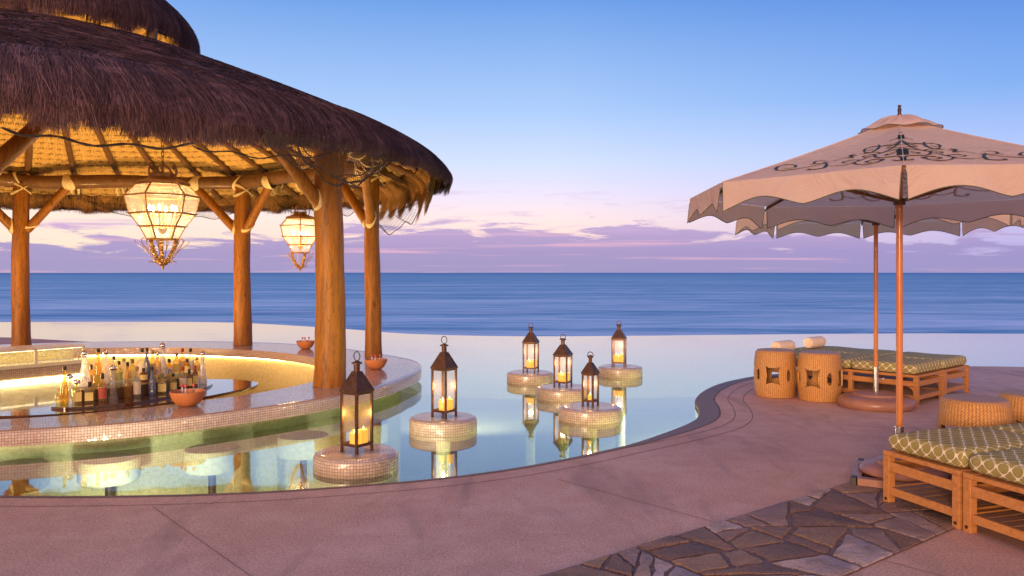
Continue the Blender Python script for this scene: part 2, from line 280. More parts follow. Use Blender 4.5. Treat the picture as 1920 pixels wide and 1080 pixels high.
# ------------------------------------------------------------------ mesh builder
class MB:
    def __init__(s): s.v = []; s.f = []; s.uv = []; s.a = []
    def quad(s, pts, uv=None, a=None):
        i = len(s.v); s.v += [tuple(p) for p in pts]; s.f.append(tuple(range(i, i+len(pts)))); s.uv.append(uv); s.a += [a or 0]*len(pts)
    def grid(s, rows, closed=False, uvs=None, flip=False):
        """rows: list of equal-length point lists"""
        i = len(s.v); n = len(rows[0])
        for r in rows: s.v += [tuple(p) for p in r]; s.a += [0]*n
        for j in range(len(rows)-1):
            for k in range(n if closed else n-1):
                k2 = (k+1) % n
                q = (i+j*n+k, i+j*n+k2, i+(j+1)*n+k2, i+(j+1)*n+k)
                u = None
                if uvs: u = (uvs(j, k), uvs(j, k+1), uvs(j+1, k+1), uvs(j+1, k))
                if flip: q = q[::-1]; u = u[::-1] if u else None
                s.f.append(q); s.uv.append(u)
        return s
    def box(s, c, size, rot=None):
        hx, hy, hz = [x/2 for x in size]; c = Vector(c)
        P = [Vector((x*hx, y*hy, z*hz)) for z in (-1, 1) for y in (-1, 1) for x in (-1, 1)]
        if rot is not None: P = [rot @ p for p in P]
        i = len(s.v); s.v += [tuple(c+p) for p in P]; s.a += [0]*8
        for q in ((0, 2, 3, 1), (4, 5, 7, 6), (0, 1, 5, 4), (1, 3, 7, 5), (3, 2, 6, 7), (2, 0, 4, 6)):
            s.f.append(tuple(i+k for k in q)); s.uv.append(None)
        return s
    def bar(s, a, b, w, h, up=(0, 0, 1)):
        a, b = Vector(a), Vector(b); d = (b-a); l = d.length; d.normalize()
        x = d.cross(Vector(up)); x = x.normalized() if x.length > 1e-5 else Vector((1, 0, 0)); z = x.cross(d)
        return s.box((a+b)/2, (w, l, h), Matrix((x, d, z)).transposed())
    def tube(s, path, rad, n=10, cap=True, wob=0, closed=False):
        P = [Vector(p) for p in path]; m = len(P); rad = rad if hasattr(rad, '__len__') else [rad]*m
        rows = []; pu = None
        for i, p in enumerate(P):
            if closed: d = (P[(i+1) % m]-P[i-1]).normalized()
            else: d = (P[min(i+1, m-1)]-P[max(i-1, 0)]).normalized()
            if pu is None:
                pu = d.cross(Vector((0, 0, 1)));
                if pu.length < 1e-3: pu = d.cross(Vector((0, 1, 0)))
                pu.normalize()
            else: pu = (pu-d*pu.dot(d)).normalized()
            w = d.cross(pu); r = rad[i]
            rows.append([p+(pu*math.cos(t)+w*math.sin(t))*r*(1+wob*math.sin(3*t+i*1.7)) for t in [2*PI*k/n for k in range(n)]])
        if closed: rows.append(rows[0])
        i0 = len(s.v); s.grid(rows, closed=True)
        if cap and not closed:
            s.f.append(tuple(i0+k for k in range(n))[::-1]); s.uv.append(None)
            s.f.append(tuple(i0+(m-1)*n+k for k in range(n))); s.uv.append(None)
        return s
    def lathe(s, prof, n=24, c=(0, 0, 0), cap=True, uvscale=None):
        c = Vector(c); rows = [[c+Vector((r*math.cos(2*PI*k/n), r*math.sin(2*PI*k/n), z)) for k in range(n)] for r, z in prof]
        i0 = len(s.v)
        if uvscale:
            acc = [0]
            for (r0, z0), (r1, z1) in zip(prof, prof[1:]): acc.append(acc[-1]+math.hypot(r1-r0, z1-z0))
            rm = uvscale
            s.grid(rows, True, lambda j, k: (2*PI*rm*k/n, acc[j]))
        else: s.grid(rows, True)
        if cap:
            if prof[0][0] > 1e-4: s.f.append(tuple(i0+k for k in range(n))[::-1]); s.uv.append(None)
            if prof[-1][0] > 1e-4: s.f.append(tuple(i0+(len(prof)-1)*n+k for k in range(n))); s.uv.append(None)
        return s
    def prism(s, poly, z0, z1, uvtop=False, bottom=True):
        P = [(p[0], p[1]) for p in poly]; n = len(P); i = len(s.v)
        s.v += [(x, y, z1) for x, y in P]+[(x, y, z0) for x, y in P]; s.a += [0]*(2*n)
        tris = tessellate_polygon([[Vector((x, y, 0)) for x, y in P]])
        for t in tris:
            a, b, c = [Vector((*P[k], 0)) for k in t]
            if (b-a).cross(c-a).z < 0: t = t[::-1]
            s.f.append(tuple(i+k for k in t)); s.uv.append(tuple(P[k] for k in t) if uvtop else None)
            if bottom: s.f.append(tuple(i+n+k for k in t)[::-1]); s.uv.append(None)
        area = sum(P[k][0]*P[(k+1) % n][1]-P[(k+1) % n][0]*P[k][1] for k in range(n)); acc = 0
        for k in range(n):
            k2 = (k+1) % n; q = (i+k, i+n+k, i+n+k2, i+k2); l = math.dist(P[k], P[k2])
            u = ((acc, z1), (acc, z0), (acc+l, z0), (acc+l, z1)); acc += l
            if area < 0: q = q[::-1]; u = u[::-1]
            s.f.append(q); s.uv.append(u)
        return s
    def build(s, name, m, parent=None, smooth=True, world=False, bevel=0, angle=40):
        me = bpy.data.meshes.new(name); v = s.v
        if world and parent is not None:
            o = parent.location
            v = [(x-o.x, y-o.y, z-o.z) for x, y, z in v]
        me.from_pydata(v, [], s.f)
        if any(u for u in s.uv):
            ul = me.uv_layers.new(name='UVMap'); k = 0
            for fu, f in zip(s.uv, s.f):
                for q in range(len(f)): ul.data[k].uv = (fu[q][0], fu[q][1]) if fu else (0, 0); k += 1
        if any(s.a):
            at = me.attributes.new('rnd', 'FLOAT', 'POINT'); at.data.foreach_set('value', s.a)
        me.update()
        o = bpy.data.objects.new(name, me); COL.objects.link(o); me.materials.append(M[m] if isinstance(m, str) else m)
        if parent is not None: o.parent = parent
        if smooth:
            me.polygons.foreach_set('use_smooth', [True]*len(me.polygons))
            if angle < 179: me.set_sharp_from_angle(angle=R(angle))
        if bevel:
            b = o.modifiers.new('Bevel', 'BEVEL'); b.width = bevel; b.segments = 2; b.limit_method = 'ANGLE'
        return o
def tag(o, label=None, cat=None, group=None, kind=None):
    if label: o['label'] = label
    if cat: o['category'] = cat
    if group: o['group'] = group
    if kind: o['kind'] = kind
    return o
def thing(name, label, cat, loc=(0, 0, 0), rz=0, group=None):
    o = bpy.data.objects.new(name, None); COL.objects.link(o); o.location = loc; o.rotation_euler = (0, 0, rz); o.empty_display_size = .1
    return tag(o, label, cat, group)
def copy_tree(o, parent=None):
    c = o.copy(); COL.objects.link(c); c.parent = parent
    for ch in list(o.children): copy_tree(ch, c)
    return c
def struct(o): o['kind'] = 'structure'; return o
def spline(P, n=12, closed=False):
    P = [Vector((p[0], p[1], p[2] if len(p) > 2 else 0)) for p in P]; m = len(P); out = []
    for i in range(m if closed else m-1):
        if closed: p0, p1, p2, p3 = P[i-1], P[i], P[(i+1) % m], P[(i+2) % m]
        else: p0, p1, p2, p3 = P[max(i-1, 0)], P[i], P[i+1], P[min(i+2, m-1)]
        for k in range(n):
            t = k/n; out.append(.5*((2*p1)+(p2-p0)*t+(2*p0-5*p1+4*p2-p3)*t*t+(3*p1-p0-3*p2+p3)*t**3))
    if not closed: out.append(P[-1].copy())
    return out
EXPO = 0.15; SUN = 2.9; CLOUDTOP = .043; LAN = 3.0; CHP = 26.0; POOL = 1.0; UPL = 430.0
M['riser'] = m_noisy('smoked riser', (.06, .035, .02), (.16, .10, .05), 4, .25)
M['steel_dark'] = m_noisy('worn steel top', (.22, .18, .15), (.34, .29, .25), 5, .25, .1, stretch=(1, 6, 1), metal=.8)
M['case_steel'] = m_plain('pale steel frame', (.78, .72, .55), .35)
M['added_glow'] = m_emit('added case glow', (1, .84, .50), 11)  # glow for the strip added inside the display case
M['redknob'] = m_plain('red knob', (.45, .05, .03), .4)
# ------------------------------------------------------------------ camera, sky, sun
cam = bpy.data.cameras.new('camera'); co = bpy.data.objects.new('camera', cam); COL.objects.link(co)
co.location = (0, 0, H); co.rotation_euler = (PI/2, 0, 0); cam.sensor_width = 36; cam.lens = 36*F/1920
cam.shift_y = -(540-HY)/1920; cam.clip_start = .05; cam.clip_end = 120000; S.camera = co
S.view_settings.view_transform = 'Standard'; S.view_settings.look = 'None'; S.view_settings.gamma = 1; S.view_settings.exposure = EXPO
try: S.cycles.use_denoising = True; S.cycles.denoiser = 'OPENIMAGEDENOISE'; S.cycles.denoising_input_passes = 'RGB_ALBEDO_NORMAL'
except Exception: pass
S.cycles.use_light_tree = True; S.cycles.max_bounces = 8; S.cycles.transparent_max_bounces = 24
S.cycles.sample_clamp_indirect = 4; S.cycles.caustics_reflective = False; S.cycles.caustics_refractive = False

W = bpy.data.worlds.new('World'); S.world = W; W.use_nodes = True; nt = W.node_tree; nt.nodes.clear()
wo = nt.nodes.new('ShaderNodeOutputWorld'); bg = nt.nodes.new('ShaderNodeBackground'); L(nt, bg.outputs[0], wo.inputs[0])
tc = nt.nodes.new('ShaderNodeTexCoord'); sx = nt.nodes.new('ShaderNodeSeparateXYZ'); L(nt, tc.outputs['Generated'], sx.inputs[0])
x_, y_, z_ = sx.outputs
az = mth(nt, 'ARCTAN2', x_, y_); el = mth(nt, 'ARCSINE', z_)
e = mth(nt, 'MULTIPLY', el, 2.0)             # ramp position = elevation in radians x 2
grad = ramp(nt, e, [(0, (.86, .55, .56)), (.06, (.95, .66, .60)), (.13, (.98, .76, .74)), (.19, (.83, .75, .90)), (.27, (.62, .71, .95)), (.40, (.39, .57, .90)), (.66, (.145, .33, .75)), (1.0, (.055, .17, .56))])
gradR = ramp(nt, e, [(0, (.42, .36, .66)), (.08, (.52, .46, .76)), (.16, (.56, .54, .86)), (.27, (.42, .54, .90)), (.40, (.22, .41, .83)), (.66, (.075, .22, .68)), (1.0, (.04, .13, .50))])
fr = ramp(nt, mth(nt, 'ADD', mth(nt, 'MULTIPLY', az, .9), .5), [(.55, 0.0), (1.0, 1.0)])
sky = mix(nt, fr, grad, gradR)
warm = ramp(nt, mth(nt, 'ADD', az, .6), [(0, 1.0), (.55, 0.0)])     # warmer towards the left of the bay
sky = mix(nt, mth(nt, 'MULTIPLY', warm, ramp(nt, e, [(.02, .9), (.18, .55), (.26, 0.0)])), sky, (1.0, .80, .60))
# behind the camera: warm glow added to the unseen sky as fill light
back = ramp(nt, mth(nt, 'ADD', mth(nt, 'MULTIPLY', y_, -.5), .5), [(.45, 0.0), (.8, 1.0)])
sky = mix(nt, back, sky, ramp(nt, e, [(0, (2.7, 1.35, .80)), (.22, (1.9, 1.05, .72)), (.5, (1.3, .85, .72)), (1.0, (.55, .50, .66))]))
# cloud deck low over the sea, long exposure streaks
cv = nt.nodes.new('ShaderNodeCombineXYZ'); L(nt, mth(nt, 'MULTIPLY', az, 7.0), cv.inputs[0]); L(nt, mth(nt, 'MULTIPLY', el, 48.0), cv.inputs[1])
cl = noise(nt, cv.outputs[0], 1.3, 9, .62, .5)
cv2 = nt.nodes.new('ShaderNodeCombineXYZ'); L(nt, mth(nt, 'MULTIPLY', az, 3.0), cv2.inputs[0]); L(nt, mth(nt, 'ADD', mth(nt, 'MULTIPLY', el, 120.0), 3.7), cv2.inputs[1])
st = noise(nt, cv2.outputs[0], 1.0, 6, .55, .2)
h = mth(nt, 'ADD', mth(nt, 'MULTIPLY', mth(nt, 'SUBTRACT', mth(nt, 'ADD', CLOUDTOP, mth(nt, 'MULTIPLY', mth(nt, 'COSINE', mth(nt, 'MULTIPLY', mth(nt, 'SUBTRACT', az, .05), 5.0)), .011)), el), 26.0), mth(nt, 'MULTIPLY', mth(nt, 'SUBTRACT', cl, .5), 3.4))
cm = ramp(nt, mth(nt, 'ADD', h, .5), [(.35, 0.0), (.62, 1.0)])
ccol = ramp(nt, mth(nt, 'MULTIPLY', el, 14.0), [(0, (.31, .28, .52)), (.35, (.34, .28, .54)), (.7, (.44, .33, .58)), (1.0, (.58, .44, .66))])
ccol = mix(nt, ramp(nt, st, [(.55, 0.0), (.68, .75)]), ccol, (.80, .44, .58))
sky = mix(nt, mth(nt, 'MULTIPLY', cm, .93), sky, ccol)
wis = ramp(nt, mth(nt, 'MULTIPLY', cl, mth(nt, 'ADD', st, .35)), [(.46, 0.0), (.62, 1.0)])
wm = ramp(nt, mth(nt, 'MULTIPLY', el, 8.0), [(.3, 0.0), (.48, .8), (.62, .7), (.98, 0.0)])
sky = mix(nt, mth(nt, 'MULTIPLY', wis, wm), sky, (.60, .42, .68))
below = ramp(nt, mth(nt, 'ADD', mth(nt, 'MULTIPLY', z_, 20), .5), [(.45, 0.0), (.5, 1.0)])
sky = mix(nt, below, (.12, .18, .36), sky)
L(nt, sky, bg.inputs[0]); bg.inputs[1].default_value = 1.0

terrace_fill = bpy.data.lights.new('terrace_fill', 'SUN'); so = bpy.data.objects.new('terrace_fill', terrace_fill); COL.objects.link(so)
terrace_fill.energy = SUN; terrace_fill.angle = R(16); terrace_fill.color = (1, .66, .42)  # lamp standing in for warm light of unseen buildings behind the camera
so.rotation_euler = Vector((-.40, -.92, .13)).to_track_quat('Z', 'Y').to_euler(); so.location = (-8, -20, 9)
def lamp(name, loc, power, col=(1, .68, .32), r=.04, kind='POINT', target=None, cone=120, blend=.6):
    l = bpy.data.lights.new(name, kind); l.energy = power; l.color = col; l.shadow_soft_size = r
    o = bpy.data.objects.new(name, l); COL.objects.link(o); o.location = loc
    if kind == 'SPOT': l.spot_size = R(cone); l.spot_blend = blend; o.rotation_euler = (Vector(loc)-Vector(target)).to_track_quat('Z', 'Y').to_euler()
    return o

# ------------------------------------------------------------------ sea, pool basin, water, deck
b = MB(); zs = -13.0
ys = [14, 40, 120, 400, 1200, 4000, 15000, 60000]
rows = [[(x*(20+y*1.3), y, zs) for x in (-1, -.5, 0, .5, 1)] for y in ys]
b.grid(rows); b.quad([(-3000, -3000, zs-.02), (3000, -3000, zs-.02), (3000, 20, zs-.02), (-3000, 20, zs-.02)])
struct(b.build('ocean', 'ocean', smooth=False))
far_e = spline([(-40, 22), (-22, 24.6), (-16.1, 25.2), (-12.9, 25.4), (-10, 25.2), (-7.9, 24.5), (-4.6, 22.1), (-2.65, 20.4), (0, 19.6), (3.15, 19.75), (5.07, 20), (10.1, 20.5), (13, 20.4), (22, 20), (40, 17)], 8)
cop = spline([(-16, 8.5), (-11, 7.0), (-8, 6.15), (-6, 5.75), (-4.6, 5.53), (-3.49, 5.45), (-2.6, 5.455), (-1.77, 5.545), (-1.0, 5.75), (-.49, 5.94), (0, 6.21), (.42, 6.52), (.67, 6.73), (1.06, 7.1), (1.47, 7.62), (1.78, 8.07), (1.96, 8.45), (2.08, 8.95), (2.17, 9.5), (2.4, 10.15), (2.78, 10.85), (3.22, 11.4), (3.75, 11.85), (5, 12.5), (6.2, 12.86), (7.37, 12.9), (8.3, 12.75), (10, 12.2), (13, 11), (20, 8.5), (40, 4)], 8)
cop_n = []
for i, p in enumerate(cop):                       # normals pointing away from the water
    t = (cop[min(i+1, len(cop)-1)]-cop[max(i-1, 0)]).normalized(); cop_n.append(Vector((t.y, -t.x, 0)))
def off(w): return [p+n*(w(p) if callable(w) else w) for p, n in zip(cop, cop_n)]
def sm(a, b, x): t = min(1, max(0, (x-a)/(b-a))); return t*t*(3-2*t)
def bulge(p): return sm(.8, 1.9, p.x)*(1-sm(3.2, 4.4, p.x))
w1 = lambda p: .115+.10*bulge(p)
w2 = lambda p: w1(p)+.006+.16*bulge(p)
w3 = lambda p: w1(p)+.20+.14*bulge(p)
poolpoly = [(p.x, p.y) for p in cop]+[(p.x, p.y) for p in reversed(far_e)]
def sheet(poly, z, hole=None):
    b = MB(); P = [Vector((x, y, 0)) for x, y in poly]; HL = [Vector((x, y, 0)) for x, y in hole] if hole else []
    tl = tessellate_polygon([P, HL]) if hole else tessellate_polygon([P]); P = P+HL
    for t in tl:
        a, c, d = [P[k] for k in t]; t = t if (c-a).cross(d-a).z > 0 else t[::-1]
        b.quad([(P[k].x, P[k].y, z) for k in t])
    return b
b = sheet(poolpoly, -1.6)
for line in (cop, far_e):
    b.grid([[(p.x, p.y, ZW-.004 if line is far_e else -.03) for p in line], [(p.x, p.y, -1.6) for p in line]])
b.grid([[(p.x, p.y, ZW-.004) for p in far_e], [(p.x+.0, p.y+.10, ZW-.02) for p in far_e], [(p.x, p.y+.10, -3.0) for p in far_e]])
struct(b.build('pool_basin', 'poolfinish', angle=30))
e1 = off(w1)
b = MB(); b.grid([[(p.x, p.y, -.10) for p in cop], [(p.x, p.y, -.030) for p in cop], [(p.x+n.x*.012, p.y+n.y*.012, -.016) for p, n in zip(cop, cop_n)], [(q.x, q.y, 0) for q in e1], [(q.x, q.y, -.02) for q in e1]], flip=True)
struct(b.build('pool_coping', 'pebble'))
b = sheet([(p.x, p.y) for p in off(lambda p: w1(p)+.004)]+[(40, -30), (-16, -30)], 0)
struct(b.build('pool_deck', 'deck', smooth=False))
b = MB()
def ribbon(P, w, z=.003):
    P = [Vector((p[0], p[1], 0)) for p in P]; a = []; c = []
    for i, p in enumerate(P):
        t = (P[min(i+1, len(P)-1)]-P[max(i-1, 0)]).normalized(); n = Vector((t.y, -t.x, 0)); a.append((p+n*w/2)+Vector((0, 0, z))); c.append((p-n*w/2)+Vector((0, 0, z)))
    b.grid([a, c])
ribbon(off(lambda p: w1(p)+.004+.006*bulge(p)), .015)
sel = [p for p, q in zip(off(w2), cop) if .9 < q.x < 3.6]; ribbon(sel, .007)
ribbon(off(w3), .007)
struct(b.build('deck_joints', 'joint', smooth=False)); b = MB()
for A in ([(.33, 5.80), (1.2, 4.82)], [(-2.3, 5.12), (-1.29, 3.95), (-.2, 2.7)], [(-1.9, 5.32), (-1.96, 5.16)], [(1.90, 4.2), (2.8, 3.2)], [(6.0, 12.2), (6.2, 11), (6.35, 9.8), (6.9, 7)], [(-3.6, 5.25), (-8, 5.2)]):
    ribbon([Vector((*A[0], 0)).lerp(Vector((*A[-1], 0)), t/10) for t in range(11)] if len(A) == 2 else spline(A), .005, .0035)
struct(b.build('expansion_joints', 'joint_soft', smooth=False))

# flagstone path let into the deck
D = Vector((.79, .613, 0)).normalized(); Nn = Vector((D.y, -D.x, 0)); O = gp(1020, 1080)-D*2.2
PL, PWd = 5.35, .92
b = MB(); c0 = O; b.quad([c0+Vector((0, 0, .004)), c0+Nn*PWd+Vector((0, 0, .004)), c0+D*PL+Nn*PWd+Vector((0, 0, .004)), c0+D*PL+Vector((0, 0, .004))])
struct(b.build('path_mortar', 'mortar', smooth=False))
rs = random.Random(11)
def split(poly, depth):
    area = abs(sum(poly[k][0]*poly[(k+1) % len(poly)][1]-poly[(k+1) % len(poly)][0]*poly[k][1] for k in range(len(poly))))/2
    if area < rs.uniform(.03, .16) or depth > 9: return [poly]
    xs = [p[0] for p in poly]; ys = [p[1] for p in poly]
    ang = (PI/2 if (max(xs)-min(xs)) > 1.25*(max(ys)-min(ys)) else 0)+rs.uniform(-.75, .75)
    cx = sum(xs)/len(xs)+rs.uniform(-.2, .2)*(max(xs)-min(xs)); cy = sum(ys)/len(ys)+rs.uniform(-.2, .2)*(max(ys)-min(ys))
    d = (math.cos(ang), math.sin(ang)); sd = lambda p: (p[0]-cx)*d[1]-(p[1]-cy)*d[0]
    A, B = [], []
    for k in range(len(poly)):
        p, q = poly[k], poly[(k+1) % len(poly)]; a, c = sd(p), sd(q)
        (A if a >= 0 else B).append(p)
        if (a >= 0) != (c >= 0):
            t = a/(a-c); m = (p[0]+(q[0]-p[0])*t, p[1]+(q[1]-p[1])*t); A.append(m); B.append(m)
    if len(A) < 3 or len(B) < 3: return [poly]
    return split(A, depth+1)+split(B, depth+1)
cells = split([(0, 0), (PL, 0), (PL, PWd), (0, PWd)], 0); b = MB()
for poly in cells:
    n = len(poly); cx = sum(p[0] for p in poly)/n; cy = sum(p[1] for p in poly)/n; pts = []
    for k in range(n):
        p, q = poly[k], poly[(k+1) % n]; l = math.dist(p, q)
        for t in ([0, .14, .3, .45, .6, .74, .88] if l > .12 else [0, .5]):
            x, y = p[0]+(q[0]-p[0])*t, p[1]+(q[1]-p[1])*t
            dd = math.hypot(cx-x, cy-y)+1e-6; g = .009+(.0 if y < .01 or y > PWd-.01 else rs.uniform(0, .016))
            if t == 0: g += .007
            x += (cx-x)/dd*g; y += (cy-y)/dd*g; pts.append((x, y))
    a = rs.uniform(.02, 1); tilt = (rs.uniform(-.006, .006), rs.uniform(-.006, .006)); hz = .010+rs.uniform(0, .006)
    def w(x, y, z): p = O+D*x+Nn*y; return Vector((p.x, p.y, z+(x-cx)*tilt[0]+(y-cy)*tilt[1]))
    inn = [((x-cx)*.95+cx, (y-cy)*.95+cy) for x, y in pts]
    i = len(b.v)
    for ring, z in ((pts, .003), (pts, hz-.003), (inn, hz)):
        for x, y in ring: b.v.append(tuple(w(x, y, z))); b.a.append(a)
    m = len(pts)
    for r_ in range(2):
        for k in range(m): b.f.append((i+r_*m+k, i+r_*m+(k+1) % m, i+(r_+1)*m+(k+1) % m, i+(r_+1)*m+k)); b.uv.append(None)
    b.f.append(tuple(i+2*m+k for k in range(m))); b.uv.append(None)
o = b.build('stone_path', 'stone', angle=25); struct(o)

# ------------------------------------------------------------------ the swim-up bar
CX, CY = -6.5, 11.0; ZT, ZB = .152, .02
outer = spline([(-5.6, 6.45), (-4.35, 6.78), (-3.37, 7.2), (-2.6, 7.87), (-2.05, 8.5), (-1.6, 9.3), (-1.37, 10.2), (-1.27, 11.2), (-1.5, 12.3), (-2.14, 13.25), (-2.96, 14.2), (-4.0, 15.05), (-5.0, 15.5), (-6.5, 15.75), (-8.8, 15.4), (-10.9, 14), (-11.7, 11), (-10.9, 8.2), (-8.8, 6.6), (-7, 6.25)], 10, True)
inner = spline([(-5.6, 7.15), (-4.47, 7.44), (-3.78, 7.9), (-3.25, 8.45), (-2.86, 8.95), (-2.52, 9.7), (-2.38, 10.5), (-2.42, 11.3), (-2.7, 12.05), (-3.11, 12.65), (-3.7, 13.3), (-4.4, 13.8), (-5.4, 14.2), (-6.5, 14.4), (-8.5, 14.0), (-10, 12.7), (-10.5, 11), (-10, 9.0), (-8.5, 7.6), (-7, 7.1)], 10, True)
def polar(P, n=260):
    a = np.array([math.atan2(p.y-CY, p.x-CX) for p in P]); r = np.array([math.hypot(p.x-CX, p.y-CY) for p in P]); o = np.argsort(a); a, r = a[o], r[o]
    th = np.linspace(-PI, PI, n, endpoint=False); rr = np.interp(th, np.r_[a[-1]-2*PI, a, a[0]+2*PI], np.r_[r[-1], r, r[0]]); return th, rr
TH, RO = polar(outer); _, RI = polar(inner); n = len(TH)
def ringpts(rad, z): return [(CX+r*math.cos(t), CY+r*math.sin(t), z) for t, r in zip(TH, rad)]
oc = ringpts(RO, 0); arc = np.r_[0, np.cumsum([math.dist(oc[k], oc[(k+1) % n]) for k in range(n)])]
struct(sheet(poolpoly, ZW, [(p[0], p[1]) for p in ringpts(RO-.30, 0)][::2]).build('pool_water', 'water', smooth=False))
bar = thing('swim_up_bar', 'round mosaic tiled swim-up bar counter with glowing inner wall under the thatched roof', 'bar', (CX, CY, 0))
rows = [ringpts(RI, ZB), ringpts(RI, ZT-.008), ringpts(RI+.008, ZT)]
for k in range(1, 9): rows.append(ringpts(RI+(RO-RI)*k/9, ZT))
rows += [ringpts(RO-.02, ZT), ringpts(RO-.006, ZT-.006), ringpts(RO, ZT-.02), ringpts(RO, ZB), ringpts(RO-.30, ZB), ringpts(RI+.18, ZB)]
cr = [0]
for j in range(len(rows)-1): cr.append(cr[-1]+float(np.mean([math.dist(p, q) for p, q in zip(rows[j][::20], rows[j+1][::20])])))
b = MB(); b.grid(rows, True, lambda j, k: (arc[k], cr[j])); b.build('countertop', 'mosaic', bar, world=True, angle=35)
b = MB(); b.grid([ringpts(RO-.30, ZB), ringpts(RO-.30, -1.6)], True); b.build('outer_wall', 'poolfinish', bar, world=True)
b = MB(); b.grid([ringpts(RI+.18, ZB), ringpts(RI+.18, -.80)], True, flip=True); b.build('inner_wall', 'wellwall', bar, world=True)
b = MB(); b.grid([ringpts(RI+.165, ZB-.006), ringpts(RI+.165, ZB-.030), ringpts(RI+.175, ZB-.030)], True); b.build('light_strip', 'led', bar, world=True)
b = MB(); b.v = [(CX, CY, -.8)]+ringpts(RI+.2, -.8); b.a = [0]*(n+1)
for k in range(n): b.f.append((0, 1+k, 1+(k+1) % n)); b.uv.append(None)
b.build('sunken_floor', 'darkfloor', bar, world=True, smooth=False)

b = MB(); b.prism([(-7.2, 15.0), (-7.35, 15.3), (-8.7, 15.95), (-10.5, 16.8), (-18, 18.2), (-18, 11), (-11, 10.5)], -1.0, .135)
struct(b.build('bar_terrace', 'deck', smooth=False))

# back counter with a glass case
bk = thing('service_counter', 'steel and glass display case over a lit mosaic back counter inside the bar', 'counter', (-6.6, 9.6, 0), 0)
b = MB(); b.prism([(-5.15, 8.75), (-4.95, 9.3), (-5.35, 10.9), (-8.6, 10.9), (-8.6, 8.2), (-6.2, 8.0)], .05, .105); b.build('worktop', 'steel_dark' if 'steel_dark' in M else 'steel', bk, world=True, smooth=False, bevel=.004)
b = MB(); b.prism([(-5.3, 8.9), (-5.1, 9.3), (-5.5, 10.8), (-8.5, 10.8), (-8.5, 8.35), (-6.2, 8.2)], -.8, .048); b.build('cabinet', 'wellwall', bk, world=True, smooth=False)
A = Vector((-5.78, 10.8, 0)); B = Vector((-7.6, 8.40, 0)); dv = (B-A).normalized(); nv = Vector((-dv.y, dv.x, 0))
if nv.x > 0: nv = -nv
z0, z1, z2 = .108, .28, .50
b = MB(); b.prism([A, B, B+nv*.5, A+nv*.5], z0, z1); b.build('mosaic_front', 'mosaic_light', bk, world=True, smooth=False)
b = MB(); b.prism([A-nv*.03, B-nv*.03, B+nv*.52, A+nv*.52], z2, z2+.025); b.prism([A-nv*.02, B-nv*.02, B+nv*.51, A+nv*.51], z1+.002, z1+.045)
nn = 5
for k in range(nn+1): p = A.lerp(B, k/nn); b.box((p.x, p.y, (z1+z2)/2+.02), (.035, .035, z2-z1-.05), Matrix.Rotation(math.atan2(dv.y, dv.x), 3, 'Z'))
b.build('steel_frame', 'case_steel' if 'case_steel' in M else 'steel', bk, world=True, smooth=False, bevel=.003)
b = MB(); q = nv*.01; b.quad([A+q+Vector((0, 0, z1+.045)), B+q+Vector((0, 0, z1+.045)), B+q+Vector((0, 0, z2)), A+q+Vector((0, 0, z2))]); b.build('glass_pane', 'caseglass', bk, world=True, smooth=False)
b = MB(); q = nv*.05; b.quad([A+q+Vector((0, 0, z2-.012)), B+q+Vector((0, 0, z2-.012)), B+q+nv*.03+Vector((0, 0, z2-.012)), A+q+nv*.03+Vector((0, 0, z2-.012))]); b.build('added_case_strip', 'added_glow', bk, world=True, smooth=False)  # hidden glowing strip added to brighten the inside of the case
b = MB(); b.quad([A+nv*.3+Vector((0, 0, z1+.05)), B+nv*.3+Vector((0, 0, z1+.05)), B+nv*.3+Vector((0, 0, z2)), A+nv*.3+Vector((0, 0, z2))]); b.build('back_panel', 'wellwall', bk, world=True, smooth=False)
b = MB(); q = -nv*.006; b.quad([A+q+Vector((0, 0, z0+.004)), B+q+Vector((0, 0, z0+.004)), B+q+Vector((0, 0, z0+.028)), A+q+Vector((0, 0, z0+.028))]); b.build('light_strip', 'led', bk, world=True, smooth=False)

# long polished board the bottles stand on
board = spline([(-5.1, 7.62), (-4.72, 7.58), (-4.3, 7.72), (-3.9, 8.0), (-3.45, 8.6), (-3.16, 9.25), (-3.08, 9.6), (-3.2, 9.95), (-3.7, 10.2), (-4.4, 10.0), (-4.95, 9.2), (-5.35, 8.3), (-5.4, 7.8)], 6, True)
bd = thing('serving_board', 'long leaf shaped polished dark wood bar top inside the round counter', 'bar top', (-4.2, 8.9, 0))
b = MB(); b.prism(board, .108, .142); b.build('board', 'boardwood', bd, world=True, bevel=.006, angle=30)
b = MB(); b.prism([(-4.45+.30*math.cos(t)*1.0-.25*math.sin(t), 8.7+.9*math.sin(t)) for t in [2*PI*k/20 for k in range(20)]], -.8, .106); b.build('pedestal', 'wellwall', bd, world=True)
tr_front = [(-4.63, 8.06), (-4.5, 7.93), (-4.35, 7.93), (-4.15, 8.03), (-3.93, 8.22), (-3.75, 8.55), (-3.62, 8.9), (-3.57, 9.3), (-3.62, 9.68)]
tray_poly = spline(tr_front+[(-3.78, 9.85), (-4.05, 9.75), (-4.4, 9.2), (-4.62, 8.6)], 6, True)
tray = thing('bottle_tray', 'dark leaf shaped two level tray crowded with liquor bottles', 'tray', (-4.1, 8.8, .142))
b = MB(); b.prism(tray_poly, .1425, .165); b.build('tray_base', 'boardwood', tray, world=True, bevel=.005)
ris = [(-4.52, 8.27), (-4.36, 8.33), (-4.14, 8.5), (-3.96, 8.8), (-3.85, 9.15), (-3.82, 9.5), (-3.86, 9.78), (-4.05, 9.7), (-4.4, 9.2), (-4.6, 8.6)]
b = MB(); b.prism(spline(ris, 5, True), .166, .283); b.build('riser', 'riser', tray, world=True, bevel=.004)
